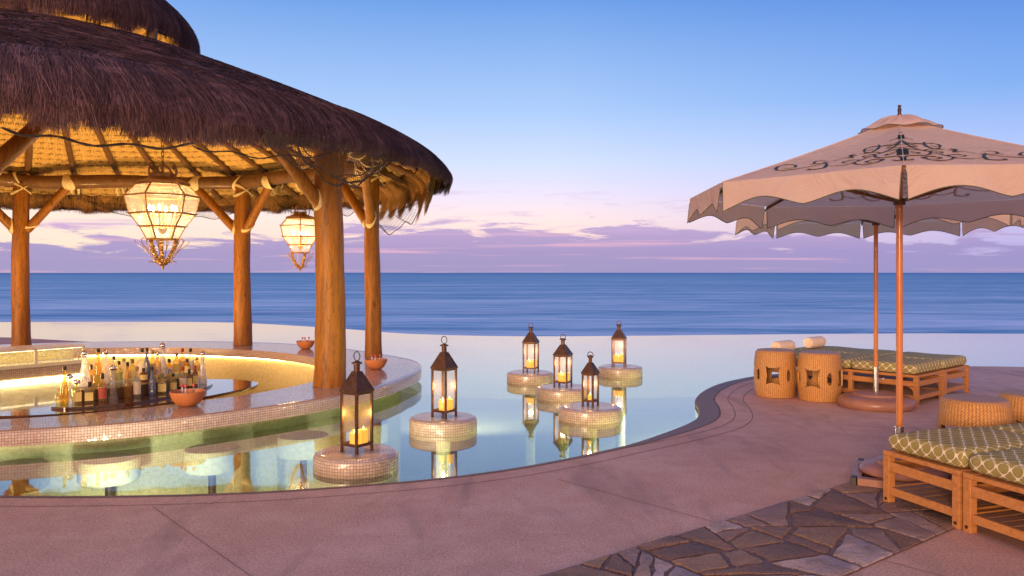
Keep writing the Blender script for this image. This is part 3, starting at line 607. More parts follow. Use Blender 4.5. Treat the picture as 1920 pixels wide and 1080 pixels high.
# ------------------------------------------------------------------ bottles
def m_liq(name, tint, milk=.25, milkcol=None): return m_glass(name, tint, milk, milkcol or tint, 1.5, .04)
LQ = {'amber': m_liq('amber glass', (.96, .72, .22), .16, (.95, .62, .12)), 'gold': m_liq('pale gold liquor', (.98, .90, .55), .14, (1, .85, .4)), 'clear': m_liq('clear glass', (.97, .96, .90), .12, (1, .95, .8)),
      'frost': m_liq('frosted white glass', (.95, .93, .9), .75, (.95, .9, .82)), 'blue': m_plain('slate blue bottle', (.13, .16, .24), .25), 'green': m_liq('green glass', (.75, .8, .45), .2), 'brown': m_liq('brown glass', (.50, .28, .10), .4), 'rose': m_liq('rose liquor', (.98, .80, .48), .2, (1, .75, .4))}
LB = {'yellow': m_plain('yellow label', (.85, .66, .20), .6), 'cream': m_plain('cream label', (.78, .68, .45), .6), 'red': m_plain('red label', (.58, .12, .06), .6), 'orange': m_plain('orange label', (.80, .50, .22), .6), 'green': m_plain('green label', (.42, .46, .14), .6), 'white': m_plain('white label', (.8, .78, .7), .6), 'dark': m_plain('dark label', (.05, .04, .05), .6), 'blue': m_plain('blue paint', (.08, .13, .33), .5)}
CP = {'silver': m_plain('silver cap', (.72, .68, .62), .15, 1), 'dark': m_plain('dark cap', (.05, .035, .03), .35), 'red': m_plain('red cap', (.5, .06, .04), .4), 'cork': m_plain('cork', (.5, .3, .13), .7), 'olive': m_plain('olive cap', (.25, .22, .06), .4), 'white': m_plain('white cap', (.8, .78, .72), .4)}
def prof(kind, h):
    if kind == 'slender': p = [(.034, 0), (.038, .03), (.037, .30), (.031, .45), (.019, .60), (.0125, .72), (.0125, .94)]
    elif kind == 'square': p = [(.040, 0), (.042, .03), (.042, .62), (.036, .68), (.016, .74), (.0145, .86)]
    elif kind == 'decanter': p = [(.045, 0), (.050, .04), (.046, .22), (.034, .40), (.024, .55), (.020, .68), (.022, .80), (.030, .86)]
    elif kind == 'bell': p = [(.046, 0), (.047, .04), (.030, .24), (.034, .38), (.033, .50), (.022, .64), (.018, .76), (.026, .84)]
    elif kind == 'round': p = [(.036, 0), (.039, .03), (.039, .52), (.034, .60), (.015, .70), (.0125, .92)]
    else: p = [(.045, 0), (.05, .05), (.05, .50), (.04, .62), (.016, .70), (.015, .88)]     # squat
    return [(r, z*h) for r, z in p]
GEO = {}
def bottle(px, by, top, tier, kind, glass, cap, lab, label, wide=1.0):
    z = .167 if tier == 0 else .285
    p = gp(px, by, z); h = (by-top)*p.y/F
    t = thing('bottle', label, 'bottle', (p.x, p.y, z), math.atan2(-p.y, -p.x)+PI/2+rs.uniform(-.15, .15), 'bottles on the bar tray')
    P = [(r*wide*1.05, zz) for r, zz in prof(kind, h)]; sides = 20
    b = MB()
    if kind == 'square':
        rows = []
        for r, zz in P:
            k = 1 if zz < .66*h else 0
            rows.append([Vector((max(-1, min(1, 1.35*math.cos(a)))*r, max(-1, min(1, 1.35*math.sin(a)))*r, zz)) if k else Vector((r*math.cos(a), r*math.sin(a), zz)) for a in [2*PI*(i+.5)/sides for i in range(sides)]])
        i0 = len(b.v); b.grid(rows, True); b.f.append(tuple(range(sides))[::-1]); b.uv.append(None)
    else: b.lathe(P, sides)
    b.build('glass_body', LQ[glass], t)
    rt, zt = P[-1]; b = MB()
    if cap == 'silver': b.lathe([(rt*.8, zt-.002), (.030, zt+.006), (.034, zt+.020), (.028, zt+.038), (.014, zt+.048), (0.0001, h+.002)], 16)
    elif cap == 'pour': b.lathe([(rt+.002, zt-.012), (rt+.002, zt+.006), (.006, zt+.012), (.004, h+.004)], 12)
    else: b.lathe([(rt+.003, zt-.02), (rt+.004, zt-.018), (rt+.004, h-.002), (rt+.001, h)], 14)
    b.build('cap', CP['silver' if cap == 'pour' else cap], t)
    if lab:
        lo, hi = (.10, .50) if kind in ('square', 'round', 'squat') else (.08, .30); b = MB(); r = max(q[0] for q in P[:3])+.0012
        if kind == 'square': b.box((0, -r-.0005, (lo+hi)/2*h), (r*1.7, .002, (hi-lo)*h)); b.build('paper_label', LB[lab], t, smooth=False)
        else:
            def rr(zf):
                for (r0, a0), (r1, a1) in zip(P, P[1:]):
                    if a0 <= zf*h <= a1: return r0+(r1-r0)*(zf*h-a0)/(a1-a0+1e-9)
                return P[0][0]
            b.grid([[((rr(zf)+.0012)*math.sin(a), -(rr(zf)+.0012)*math.cos(a), zf*h) for a in [-1.1+2.2*i/10 for i in range(11)]] for zf in [lo+(hi-lo)*j/4 for j in range(5)]])
            b.build('paper_label', LB[lab], t)
    return t, h, P
T = lambda b, m, name, t: b.build(name, m, t, smooth=False)
B_ = [
 (112, 757, 728, 0, 'squat', 'gold', 'cork', None, 'short squat pale gold bottle at the left tip of the bottle tray', .75),
 (121, 758.5, 686, 0, 'slender', 'amber', 'dark', None, 'tall slim amber bottle with dark stopper, leftmost on the tray', 1),
 (131, 758, 706, 0, 'round', 'clear', 'silver', None, 'small clear bottle with silver ball stopper beside the leftmost slim amber bottle', .8),
 (144, 756, 714, 0, 'square', 'gold', 'silver', 'yellow', 'square pale bottle with yellow label and silver ball stopper near the tray left end', .95),
 (168, 754, 716, 0, 'square', 'gold', 'dark', 'yellow', 'square bottle with broad mustard label standing left of the red labelled one', 1),
 (192, 752, 700, 0, 'squat', 'rose', 'dark', 'red', 'small squat bottle with bright red and orange label', .85),
 (212, 750, 683, 0, 'bell', 'clear', 'silver', None, 'waisted clear decanter with silver dome stopper on the lower tier, right of the red label', .95),
 (239, 746, 679, 0, 'slender', 'amber', 'dark', None, 'tall slim amber bottle on the lower tier left of the cream labelled bottle', 1),
 (257, 744, 687, 0, 'round', 'clear', 'cork', 'cream', 'clear bottle with long cream label left of the blue bottle', 1),
 (285, 740, 687, 0, 'slender', 'blue', 'dark', None, 'slate blue bottle with white letters down its front', 1.05),
 (304, 737, 700, 0, 'square', 'gold', 'olive', 'yellow', 'square gold bottle with round yellow handle mark right of the blue bottle', 1.05),
 (325, 733, 700, 0, 'round', 'gold', 'dark', 'yellow', 'gold bottle with narrow yellow strip label behind the clay bowl', .95),
 (343, 728, 688, 0, 'round', 'clear', 'red', 'cream', 'clear bottle with red stopper and cream label above the clay bowl', 1.1),
 (355, 726, 692, 0, 'square', 'brown', 'dark', 'yellow', 'dark brown square bottle with yellow label, left one of two', .7),
 (366, 723, 685, 0, 'square', 'brown', 'red', 'yellow', 'dark brown square bottle with yellow label and red stopper, right one of two', .7),
 (380, 719, 658, 0, 'decanter', 'frost', 'silver', None, 'tall pale decanter with silver dome stopper at the right tip of the tray', .95),
 (158, 724.5, 656, 1, 'decanter', 'frost', 'silver', None, 'tall white and blue painted decanter with silver dome, leftmost on the upper tier', 1.15),
 (171, 721, 684, 1, 'square', 'rose', 'dark', 'orange', 'short bottle with orange label and dark cap right of the painted decanter', .7),
 (184, 722, 653, 1, 'slender', 'amber', 'dark', None, 'tallest slim amber bottle on the upper tier with dark ball stopper', 1.2),
 (198, 719, 655, 1, 'decanter', 'frost', 'silver', None, 'milky white necked decanter with silver dome right of the tallest amber bottle', .95),
 (213, 716, 667, 1, 'round', 'clear', 'dark', 'cream', 'clear bottle with long dark cap on the upper tier behind the waisted decanter', 1),
 (223, 716, 677, 1, 'round', 'gold', 'dark', 'green', 'gold bottle with green and yellow label and dark cap', 1),
 (232, 713, 672, 1, 'round', 'clear', 'cork', None, 'clear unlabelled bottle with pale cork behind the tray middle', 1.1),
 (248, 712, 673, 1, 'squat', 'gold', 'olive', 'yellow', 'wide shouldered gold bottle with olive cap', 1),
 (266, 711, 653, 1, 'round', 'clear', 'dark', 'cream', 'tall clear bottle with cream label and dark cap right of the olive capped one', 1.3),
 (275, 708, 652, 1, 'slender', 'blue', 'dark', None, 'dusky blue grey bottle with dark cap on the upper tier, middle of the tray', 1),
 (269, 714, 690, 1, 'squat', 'brown', 'dark', 'yellow', 'short dark bottle with round yellow medallion', .85),
 (286, 706, 656, 1, 'round', 'gold', 'cork', 'cream', 'gold bottle with tan cork between the blue grey one and the crowned decanter', 1),
 (295, 707, 663, 1, 'round', 'rose', 'silver', 'orange', 'tan liquor bottle with pale orange label left of the crowned decanter', 1),
 (305, 706, 642, 1, 'decanter', 'frost', 'silver', None, 'tallest decanter of all with blue crown painted under its silver dome', 1.0),
 (317, 703, 673, 1, 'squat', 'amber', 'dark', 'cream', 'amber bottle with wide dark cap right of the crowned decanter', .9),
 (331, 701, 662, 1, 'round', 'gold', 'olive', 'yellow', 'gold bottle with olive cap on the upper tier above the narrow strip label', 1.1),
 (342, 700, 653, 1, 'round', 'rose', 'red', 'orange', 'pale rose bottle with orange label and thin red capped neck', 1),
 (357, 698, 653, 1, 'round', 'clear', 'dark', 'white', 'clear white shouldered bottle with dark pourer near the tray end', 1.15),
 (351, 701, 672, 1, 'squat', 'amber', 'dark', 'yellow', 'short amber bottle between the rose and the white shouldered bottles', .75),
 (369, 698, 670, 1, 'round', 'gold', 'cork', 'yellow', 'rightmost bottle on the upper tier, gold with yellow label', 1),
]
for q in B_:
    t, h, P = bottle(*q[:9], wide=q[9])
    if 'letters' in q[8]:
        b = MB(); f = -.047
        def bar2(x0, z0, x1, z1): b.bar((x0, f, z0), (x1, f, z1), .0035, .004, (0, 1, 0))
        for c, zc in (('E', .150), ('J', .115), ('A', .080)):
            s = .010
            if c == 'E': bar2(-s, zc-s, -s, zc+s); [bar2(-s, zc+k*s, s, zc+k*s) for k in (-1, 0, 1)]
            if c == 'J': bar2(s*.5, zc+s, s*.5, zc-s); bar2(s*.5, zc-s, -s*.6, zc-s)
            if c == 'A': bar2(-s, zc-s, 0, zc+s); bar2(0, zc+s, s, zc-s); bar2(-s*.5, zc, s*.5, zc)
        b.box((0, f, .045), (.022, .003, .024)); T(b, LB['white'], 'lettering', t)
    if 'crown' in q[8] or 'painted decanter with' in q[8]:
        b = MB(); z = .80*h
        for k in range(-2, 3): b.quad([(k*.008-.004, -.029+abs(k)*.002, z), (k*.008+.004, -.029+abs(k)*.002, z), (k*.008, -.034+abs(k)*.002, z+.020)])
        T(b, LB['blue'], 'painted_crown', t); b = MB()
        b.tube([(.022*math.cos(a)*(1-a*.1), -.060, .2*h+.030*math.sin(a)) for a in [.3*k for k in range(14)]], .0035, 5); T(b, LB['blue'], 'painted_curl', t)
    if 'handle mark' in q[8]:
        b = MB(); b.tube([(.022*math.cos(a), -.054, .11+.022*math.sin(a)) for a in [PI*k/10 for k in range(11)]], .003, 5); T(b, LB['yellow'], 'handle_mark', t)

# ------------------------------------------------------------------ clay bowls with muddlers
def bowl(px, by, d, label):
    p = gp(px, by, ZT); s = d/.32
    t = thing('clay_bowl', label, 'bowl', (p.x, p.y, ZT), 0, 'terracotta bowls on the bar counter')
    P = [(.055, 0.001), (.075, .004), (.115, .035), (.145, .080), (.160, .130), (.160, .140), (.150, .140), (.138, .085), (.105, .04), (.0001, .02)]
    b = MB(); b.lathe([(r*s, z*s) for r, z in P], 40); b.build('bowl', 'terracotta', t)
    for k, (x, y) in enumerate(((-.06, .02), (0, -.05), (.06, -.01))):
        b = MB(); b.lathe([(.009, .03), (.009, .165*s+k*.004), (.006, .175*s)], 8, (x*s, y*s, 0)); m = b.build('muddler', 'steel', t)
        b = MB(); b.lathe([(.0001, .170*s), (.013, .176*s), (.016, .190*s), (.011, .203*s), (.0001, .207*s)], 10, (x*s, y*s, k*.004)); o = b.build('muddler_knob', 'redknob', None); o.parent = m
bowl(352, 761, .345, 'large terracotta bowl with red tipped muddlers in front of the bottles')
bowl(705, 692, .315, 'terracotta bowl with muddlers on the right side of the counter by a roof post')
bowl(573, 654, .32, 'small looking terracotta bowl with muddlers on the far side of the counter')

# ------------------------------------------------------------------ mosaic plinths, lanterns, drowned stools
def plinth(px, d, label, r=.333):
    x = (px-960)/F*d; zt = ZW+.14
    t = thing('mosaic_plinth', label, 'plinth', (x, d, 0), rs.uniform(0, 3), 'round mosaic plinths standing in the pool')
    prof_ = [(r-.012, -.10), (r, -.085), (r, zt-.03), (r-.008, zt-.010), (r-.03, zt), (r*.75, zt+.001), (r*.5, zt+.001), (r*.25, zt+.001), (.0001, zt+.001)]
    b = MB(); b.lathe(prof_, 72, uvscale=r, cap=False); b.build('drum', 'mosaic_light', t, angle=50)
    b = MB(); b.lathe([(r*.22, -1.6), (r*.22, -.11), (r-.012, -.10)], 40, cap=False); b.build('pedestal', 'poolfinish', t)
    return x, d
def lantern(x, d, s, Ht, rot, label, group, ncand=3):
    z = ZW+.142; view = math.atan2(-d, -x)
    t = thing('candle_lantern', label, 'lantern', (x, d, z), view+PI/2+rot, group)
    hs = s/2; e = .0095; zb = .05; ze = Ht*.60; zr = Ht*.805
    b = MB()
    for sx_ in (-1, 1):
        for sy in (-1, 1): b.box((sx_*(hs-e), sy*(hs-e), ze/2), (2*e, 2*e, ze))
    for zz, hh in ((zb+.012, .022), (ze-.008, .016)):
        for q in (-1, 1):
            b.box((q*(hs-e), 0, zz), (.014, s-4*e, hh)); b.box((0, q*(hs-e), zz), (s-4*e, .014, hh))
    b.box((0, 0, zb+.004), (s-4*e-.002, s-4*e-.002, .006)); b.build('frame', 'bronze', t, smooth=False, bevel=.0015)
    b = MB(); q = hs+.006; rows = []
    for hw, zz in ((q, ze), (q, ze+.014), (hs*.32, zr), (hs*.30, zr)): rows.append([(hw, hw, zz), (-hw, hw, zz), (-hw, -hw, zz), (hw, -hw, zz)])
    b.grid(rows, True); b.build('roof', 'bronze', t, smooth=False, bevel=.002)
    b = MB(); b.lathe([(hs*.27, zr-.004), (hs*.27, zr+.055), (hs*.48, zr+.060), (hs*.46, zr+.068), (hs*.22, zr+.078), (.0001, zr+.080)], 16); b.build('chimney', 'bronze', t)
    zc = Ht-.036; b = MB(); b.tube([(.034*math.cos(a), 0, zc+.036*math.sin(a)) for a in [2*PI*k/24 for k in range(24)]], .0042, 6, closed=True); b.build('ring', 'bronze', t)
    b = MB(); g = hs-e
    for k in range(4):
        a = k*PI/2; c, s2 = math.cos(a), math.sin(a); f = lambda u, zz: (c*g-s2*u, s2*g+c*u, zz)
        b.quad([f(-g+e, zb+.024), f(g-e, zb+.024), f(g-e, ze-.016), f(-g+e, ze-.016)])
    b.build('glass_panes', 'clearglass', t, smooth=False)
    offs = [(0, -.028, .095), (.042, .03, .12), (-.042, .03, .105)] if ncand == 3 else [(0, 0, .085)]
    for ox, oy, ch in offs:
        sc = s/.183; b = MB(); r = .036*sc; ch *= sc*.95; b.lathe([(r, zb+.008), (r, zb+.008+ch), (r-.004, zb+.010+ch), (r*.5, zb+.004+ch), (.0001, zb+.002+ch)], 18, (ox*sc, oy*sc, 0)); cnd = b.build('candle', 'candle', t)
        b = MB(); b.lathe([(.0001, zb+ch+.004), (.0055, zb+ch+.012), (.006, zb+ch+.022), (.0001, zb+ch+.040)], 8, (ox*sc, oy*sc, 0)); f_ = b.build('flame', 'flame', None); f_.parent = cnd
    o = lamp('candle_light', (x, d, z+zb+.24*s/.183), 1.2*LAN*(1 if ncand == 3 else .6), (1, .56, .18), .03)
LG = 'candle lanterns on plinths in the pool'
x, d = plinth(668, 6.35, 'nearest mosaic plinth, closest to the bar, carrying the largest looking lantern'); lantern(x+.005, d, .183, .79, R(-46.5), 'tallest looking bronze lantern with three candles on the nearest plinth beside the bar', LG)
x, d = plinth(831, 7.88, 'mosaic plinth second from the left, alone between the bar and the lantern cluster'); lantern(x+.01, d, .183, .79, R(-38), 'bronze lantern on the plinth second from the left, halfway between bar and cluster', LG)
x, d = plinth(994, 11.4, 'mosaic plinth far left of the cluster of four, behind the others'); lantern(x+.01, d, .186, .70, R(-18.5), 'bronze lantern at the far left of the cluster of four', LG)
x, d = plinth(1055.5, 9.95, 'mosaic plinth in the middle of the cluster, half hidden by the nearest one there'); lantern(x-.0, d, .182, .65, R(-22), 'bronze lantern in the middle of the cluster, just left of the smallest lantern', LG)
x, d = plinth(1106, 8.5, 'nearest mosaic plinth of the cluster, lit from below by a pool light'); lantern(x+.005, d, .137, .575, R(-27.7), 'smallest lantern, dark bronze with one candle on the nearest plinth of the cluster', LG, 1)
x, d = plinth(1163, 12.1, 'rightmost mosaic plinth with a bright pool light under its edge'); lantern(x-.02, d, .200, .69, R(-8), 'rightmost lantern, farthest out towards the sea', LG)

def drowned(px, d, label):
    x = (px-960)/F*d; t = thing('swim_up_stool', label, 'stool', (x, d, 0), 0, 'underwater stools along the bar')
    b = MB(); b.lathe([(.0001, -.32), (.235, -.32), (.25, -.30), (.25, ZW-.075), (.24, ZW-.062), (.0001, ZW-.06)], 40, cap=False); b.build('seat', 'poolfinish', t); b = MB(); b.lathe([(.035, -1.6), (.035, -.322)], 12); b.build('stem', 'black', t)
drowned(205, 7.0, 'submerged round stool at the far left, mostly under the reflection of the counter')
drowned(398, 7.40, 'pale submerged round stool second from the left below the clay bowl')
drowned(569, 7.98, 'submerged round stool third from the left, behind the lamp reflection')
drowned(686, 8.66, 'submerged round stool hidden behind the nearest lantern')
drowned(30, 6.75, 'submerged round stool at the left frame edge under the counter')

# ------------------------------------------------------------------ chandeliers
def chandelier():
    t = thing('hanging_lantern', 'x', 'chandelier')
    rg = [(.245, .84), (.36, .72), (.315, .54), (.215, .41), (.150, .28)]        # hexagonal rings
    hexp = lambda r, z, k: Vector((r*math.cos(k*PI/3), r*math.sin(k*PI/3), z))
    b = MB()
    for r, z in rg:
        for k in range(6):
            b.bar(hexp(r, z, k), hexp(r, z, k+1), .014, .018)
            if r > .16: b.tube([hexp(r-.01, z, k), hexp(r+.03, z+.006, k)], [.008, .003], 6)
    for (r0, z0), (r1, z1) in zip(rg, rg[1:]):
        for k in range(6): b.bar(hexp(r0, z0, k), hexp(r1, z1, k), .016, .010)
    b.build('frame', 'gilt', t, smooth=False, bevel=.002)
    b = MB()
    for (r0, z0), (r1, z1) in zip(rg, rg[1:]):
        for k in range(6): b.quad([hexp(r0-.004, z0, k), hexp(r0-.004, z0, k+1), hexp(r1-.004, z1, k+1), hexp(r1-.004, z1, k)])
    b.build('glass_panes', 'lampglass', t, smooth=False)
    b = MB(); rows = [[hexp(r, z, k) for k in range(6)] for r, z in ((.262, .846), (.262, .866), (.17, .895), (.12, .915), (.12, .95), (.13, .955))]; b.grid(rows, True); b.f.append(tuple(range(30, 36))); b.uv.append(None); b.build('top_plate', 'gilt', t, smooth=False)
    b = MB()
    for k in range(6):
        a = k*PI/3+.5; c, s_ = math.cos(a), math.sin(a)
        b.tube([(c*r, s_*r, z) for r, z in ((.12, .90), (.145, .93), (.15, .99), (.135, 1.03), (.12, 1.02), (.12, 1.05))], [.007, .007, .007, .009, .012, .003], 6)
        b.tube([(c*r, s_*r, z) for r, z in ((.10, .95), (.08, 1.0), (.04, 1.03), (.015, 1.045))], .006, 6)
        b.lathe([(.0001, 1.0), (.016, 1.015), (.018, 1.035), (.008, 1.05), (.0001, 1.06)], 8, (c*.12, s_*.12, 0))
    b.build('crown', 'gilt', t)
    b = MB()
    for k in range(3):
        a = k*2*PI/3+PI/6+.05; c, s_ = math.cos(a), math.sin(a)
        P = spline([(c*.145, s_*.145, .29), (c*.12, s_*.12, .20), (c*.085, s_*.085, .12), (c*.045, s_*.045, .055), (c*.012, s_*.012, .02)], 6)
        b.tube(P, [.022+.006*math.sin(i*2.6) for i in range(len(P))], 8, wob=.15)
        for i in range(2, len(P), 2):
            p = P[i]; b.tube([p, p+Vector((c*.022-s_*.018, s_*.022+c*.018, .014))], [.009, .001], 5); b.tube([p, p+Vector((c*.022+s_*.018, s_*.022-c*.018, .014))], [.009, .001], 5)
    b.build('acanthus_arms', 'gilt', t)
    b = MB()
    for k in range(6):
        a = k*PI/3+.25; c, s_ = math.cos(a), math.sin(a)
        b.tube(spline([(c*r, s_*r, z) for r, z in ((.02, .03), (.09, .07), (.14, .15), (.19, .22), (.205, .27), (.19, .29), (.17, .28))], 4), .0045, 5)
        b.tube(spline([(c*r, s_*r, z) for r, z in ((.10, .09), (.16, .16), (.22, .21), (.255, .235), (.27, .27))], 4), .0035, 5)
        b.tube(spline([(c*r, s_*r, z) for r, z in ((.03, .03), (.08, .045), (.11, .055), (.14, .04))], 4), .004, 5)
    b.lathe([(.0001, -.03), (.014, -.018), (.016, 0), (.01, .012), (.028, .03), (.02, .06), (.0001, .07)], 12); b.build('scrolls', 'gilt', t)
    b = MB(); b.lathe([(.012, .36), (.012, .66)], 8); b.lathe([(.0001, .33), (.035, .35), (.045, .39), (.02, .42), (.012, .44)], 12)
    for k in range(6):
        a = k*PI/3+.2; c, s_ = math.cos(a), math.sin(a)
        b.tube(spline([(c*r, s_*r, z) for r, z in ((.012, .46), (.05, .42), (.10, .44), (.125, .50))], 4), .006, 6); b.lathe([(.012, .50), (.012, .57)], 8, (c*.125, s_*.125, 0))
    cd = b.build('candelabrum', 'gilt', t)
    for k in range(6):
        a = k*PI/3+.2; c, s_ = math.cos(a), math.sin(a); b = MB(); b.lathe([(.006, .572), (.015, .59), (.013, .61), (.0001, .635)], 10, (c*.125, s_*.125, 0)); o = b.build('bulb', 'bulb', None); o.parent = cd
    b = MB()
    for i in range(CHN):
        z = 1.05+i*.052; q = (0, 1)[i % 2]
        b.tube([((.013*math.cos(a) if q else 0), (0 if q else .013*math.cos(a)), z+.034*math.sin(a)) for a in [2*PI*k/10 for k in range(10)]], .0045, 5, closed=True)
    b.build('chain', 'gilt', t); return t
CHN = 18
ch1 = chandelier(); a1 = math.atan2(-8.2, 3.58)
ch1.location = ((305-960)/F*8.2, 8.2, 1.56); ch1.rotation_euler.z = math.atan2(-8.2, 655/F*8.2)+R(30)+R(4)
ch1['label'] = 'large glowing hexagonal glass chandelier hanging nearest, left of the near roof post'; ch1['group'] = 'glass chandeliers under the thatched roof'
ch2 = copy_tree(ch1); ch2.location = ((563-960)/F*13.3, 13.3, 1.55); ch2.rotation_euler.z = math.atan2(-13.3, 397/F*13.3)
ch2['label'] = 'smaller looking glowing chandelier hanging at the far side between two roof posts'
for o in (ch1, ch2):
    x, y, z = o.location
    lamp('chandelier_light', (x, y, z+.60), CHP, (1, .72, .40), .10)
# ------------------------------------------------------------------ thatched roof on log posts
pal = thing('thatched_pavilion', 'round open pavilion with palm thatch roof on varnished log posts over the swim-up bar', 'pavilion', (CX, CY, 0))
RC = 4.56; angs = [R(a) for a in (-19.1, 22.7, 71.5, 122.6, 167, 212, 254, 295)]
radc = [4.58, 4.66, 4.2, 4.6, 4.6, 4.6, 4.55, 4.6]
cpos = [Vector((CX+r*math.cos(a), CY+r*math.sin(a), 0)) for a, r in zip(angs, radc)]
cpos[0] = Vector((-2.17, 9.50, 0)); cpos[1] = Vector((-2.23, 12.8, 0)); cpos[2] = Vector((-5.02, 14.9, 0)); cpos[3] = Vector((-8.9, 14.5, 0)); cpos[7] += Vector((-.16, 0, 0))
ZBM = 3.17
for k, p in enumerate(cpos):
    r0 = (.185, .135, .165, .155)[k] if k < 4 else .16; b = MB(); P = []; Q = []
    for i in range(15):
        f = i/14; P.append(p+Vector((.015*math.sin(f*5+k), .015*math.cos(f*4+k*2), ZT+.001+(3.10-ZT)*f))); Q.append(r0*(1.0-.16*f)*(1+.02*math.sin(f*11+k*3))*(1.05 if i == 0 else 1))
    b.tube(P, Q, 22, wob=.02); b.build('post', 'post', pal, world=True, angle=60)
lash = MB(); nl = 0
def loop(mb, c, axis, r, tilt, w=.028, th=.010, turns=1, squash=1.0):
    """flat rawhide band round a pole"""
    axis = Vector(axis).normalized(); u = axis.orthogonal().normalized(); v = axis.cross(u); nn_ = 28; rows = [[], [], [], []]
    for i in range(nn_+1):
        t = 2*PI*i/nn_; rad = u*math.cos(t)+v*math.sin(t); ax = axis*(tilt*math.cos(t))
        wv = w*(.8+.25*math.sin(t*2+1)); c0_ = Vector(c)+ax
        rows[0].append(c0_+rad*(r+.001)-axis*wv); rows[1].append(c0_+rad*(r+th)-axis*wv*.7); rows[2].append(c0_+rad*(r+th)+axis*wv*.7); rows[3].append(c0_+rad*(r+.001)+axis*wv)
    mb.grid(rows)
for k in range(8):
    a, c = cpos[k], cpos[(k+1) % 8]; A = Vector((a.x, a.y, ZBM)); C_ = Vector((c.x, c.y, ZBM+.02*math.sin(k*2))); dirv = (C_-A).normalized()
    b = MB(); P = [A.lerp(C_, t/8)+Vector((0, 0, .015*math.sin(t*1.3+k))) for t in range(9)]; P[0] = A-dirv*.25; P[-1] = C_+dirv*.25
    b.tube(P, [.118+.008*math.sin(t+k) for t in range(9)], 16, wob=.02); b.build('ring_beam', 'beam', pal, world=True, angle=60)
    for s_, o_ in ((1, A), (-1, C_)):
        lo = Vector((o_.x, o_.y, 2.27))+dirv*s_*.10; hi = Vector((o_.x, o_.y, ZBM-.10))+dirv*s_*.82
        b = MB(); b.tube([lo.lerp(hi, t/5) for t in range(6)], [.078, .080, .078, .075, .075, .072], 14, wob=.02); b.build('brace', 'post', pal, world=True, angle=60)
        b = MB(); dd = (hi-lo).normalized()
        loop(b, lo+dd*.10, dd, .079, .09, .040, .012); b.build('lower_lashing', 'rawhide', pal, world=True)
        b = MB(); q = Vector((hi.x, hi.y, ZBM)); loop(b, q+Vector((0, 0, -.03)), dirv, .132, .05*s_, .10, .012, squash=1); b.build('upper_lashing', 'rawhide', pal, world=True)
    b = MB()
    for tl in (.12, -.12): loop(b, A+dirv*.02, dirv, .135, tl, .026, .012)
    nA = Vector((math.cos(angs[k]), math.sin(angs[k]), 0))
    for tl in (.10, -.10): loop(b, Vector((a.x, a.y, 3.02)), (0, 0, 1), .155, tl, .026, .012)
    b.build('post_lashing', 'rawhide', pal, world=True)
# roof surface: radius, height of the upper face
RIM = lambda a: 1.0+.012*math.sin(3*a+.5)+.010*math.sin(5*a+2)+.006*math.sin(11*a)
PR = [(1.75, 4.58), (2.4, 4.36), (3.2, 4.06), (4.0, 3.75), (4.7, 3.46), (5.0, 3.32), (5.26, 3.16), (5.43, 3.00), (5.52, 2.87), (5.53, 2.82)]
PU = [(.02, 6.0), (.43, 5.93), (.86, 5.78), (1.24, 5.56), (1.60, 5.30), (1.86, 5.02), (1.98, 4.82), (2.01, 4.68)]
def arcs(P):
    s = [0]
    for p, q in zip(P, P[1:]): s.append(s[-1]+math.dist(p, q))
    return np.array(s), np.array([p[0] for p in P]), np.array([p[1] for p in P])
n = 200
def shell(P, thick, name, m, nseg=n, ztrim=0):
    P = [(v.x, v.y) for v in spline([(r, z, 0) for r, z in P], 4)]
    b = MB(); rows = []
    for r, z in P: rows.append([(CX+r*RIM(a)*math.cos(a), CY+r*RIM(a)*math.sin(a), z+.025*math.sin(a*7+r*3)+.02*math.sin(a*13-r*5)) for a in [2*PI*k/nseg for k in range(nseg)]])
    b.grid(rows, True); return b
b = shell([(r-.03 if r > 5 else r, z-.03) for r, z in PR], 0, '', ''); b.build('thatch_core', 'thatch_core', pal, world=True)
b = shell([(max(.01, r-.03), z-.03) for r, z in PU], 0, '', ''); b.build('cupola_core', 'thatch_core', pal, world=True)
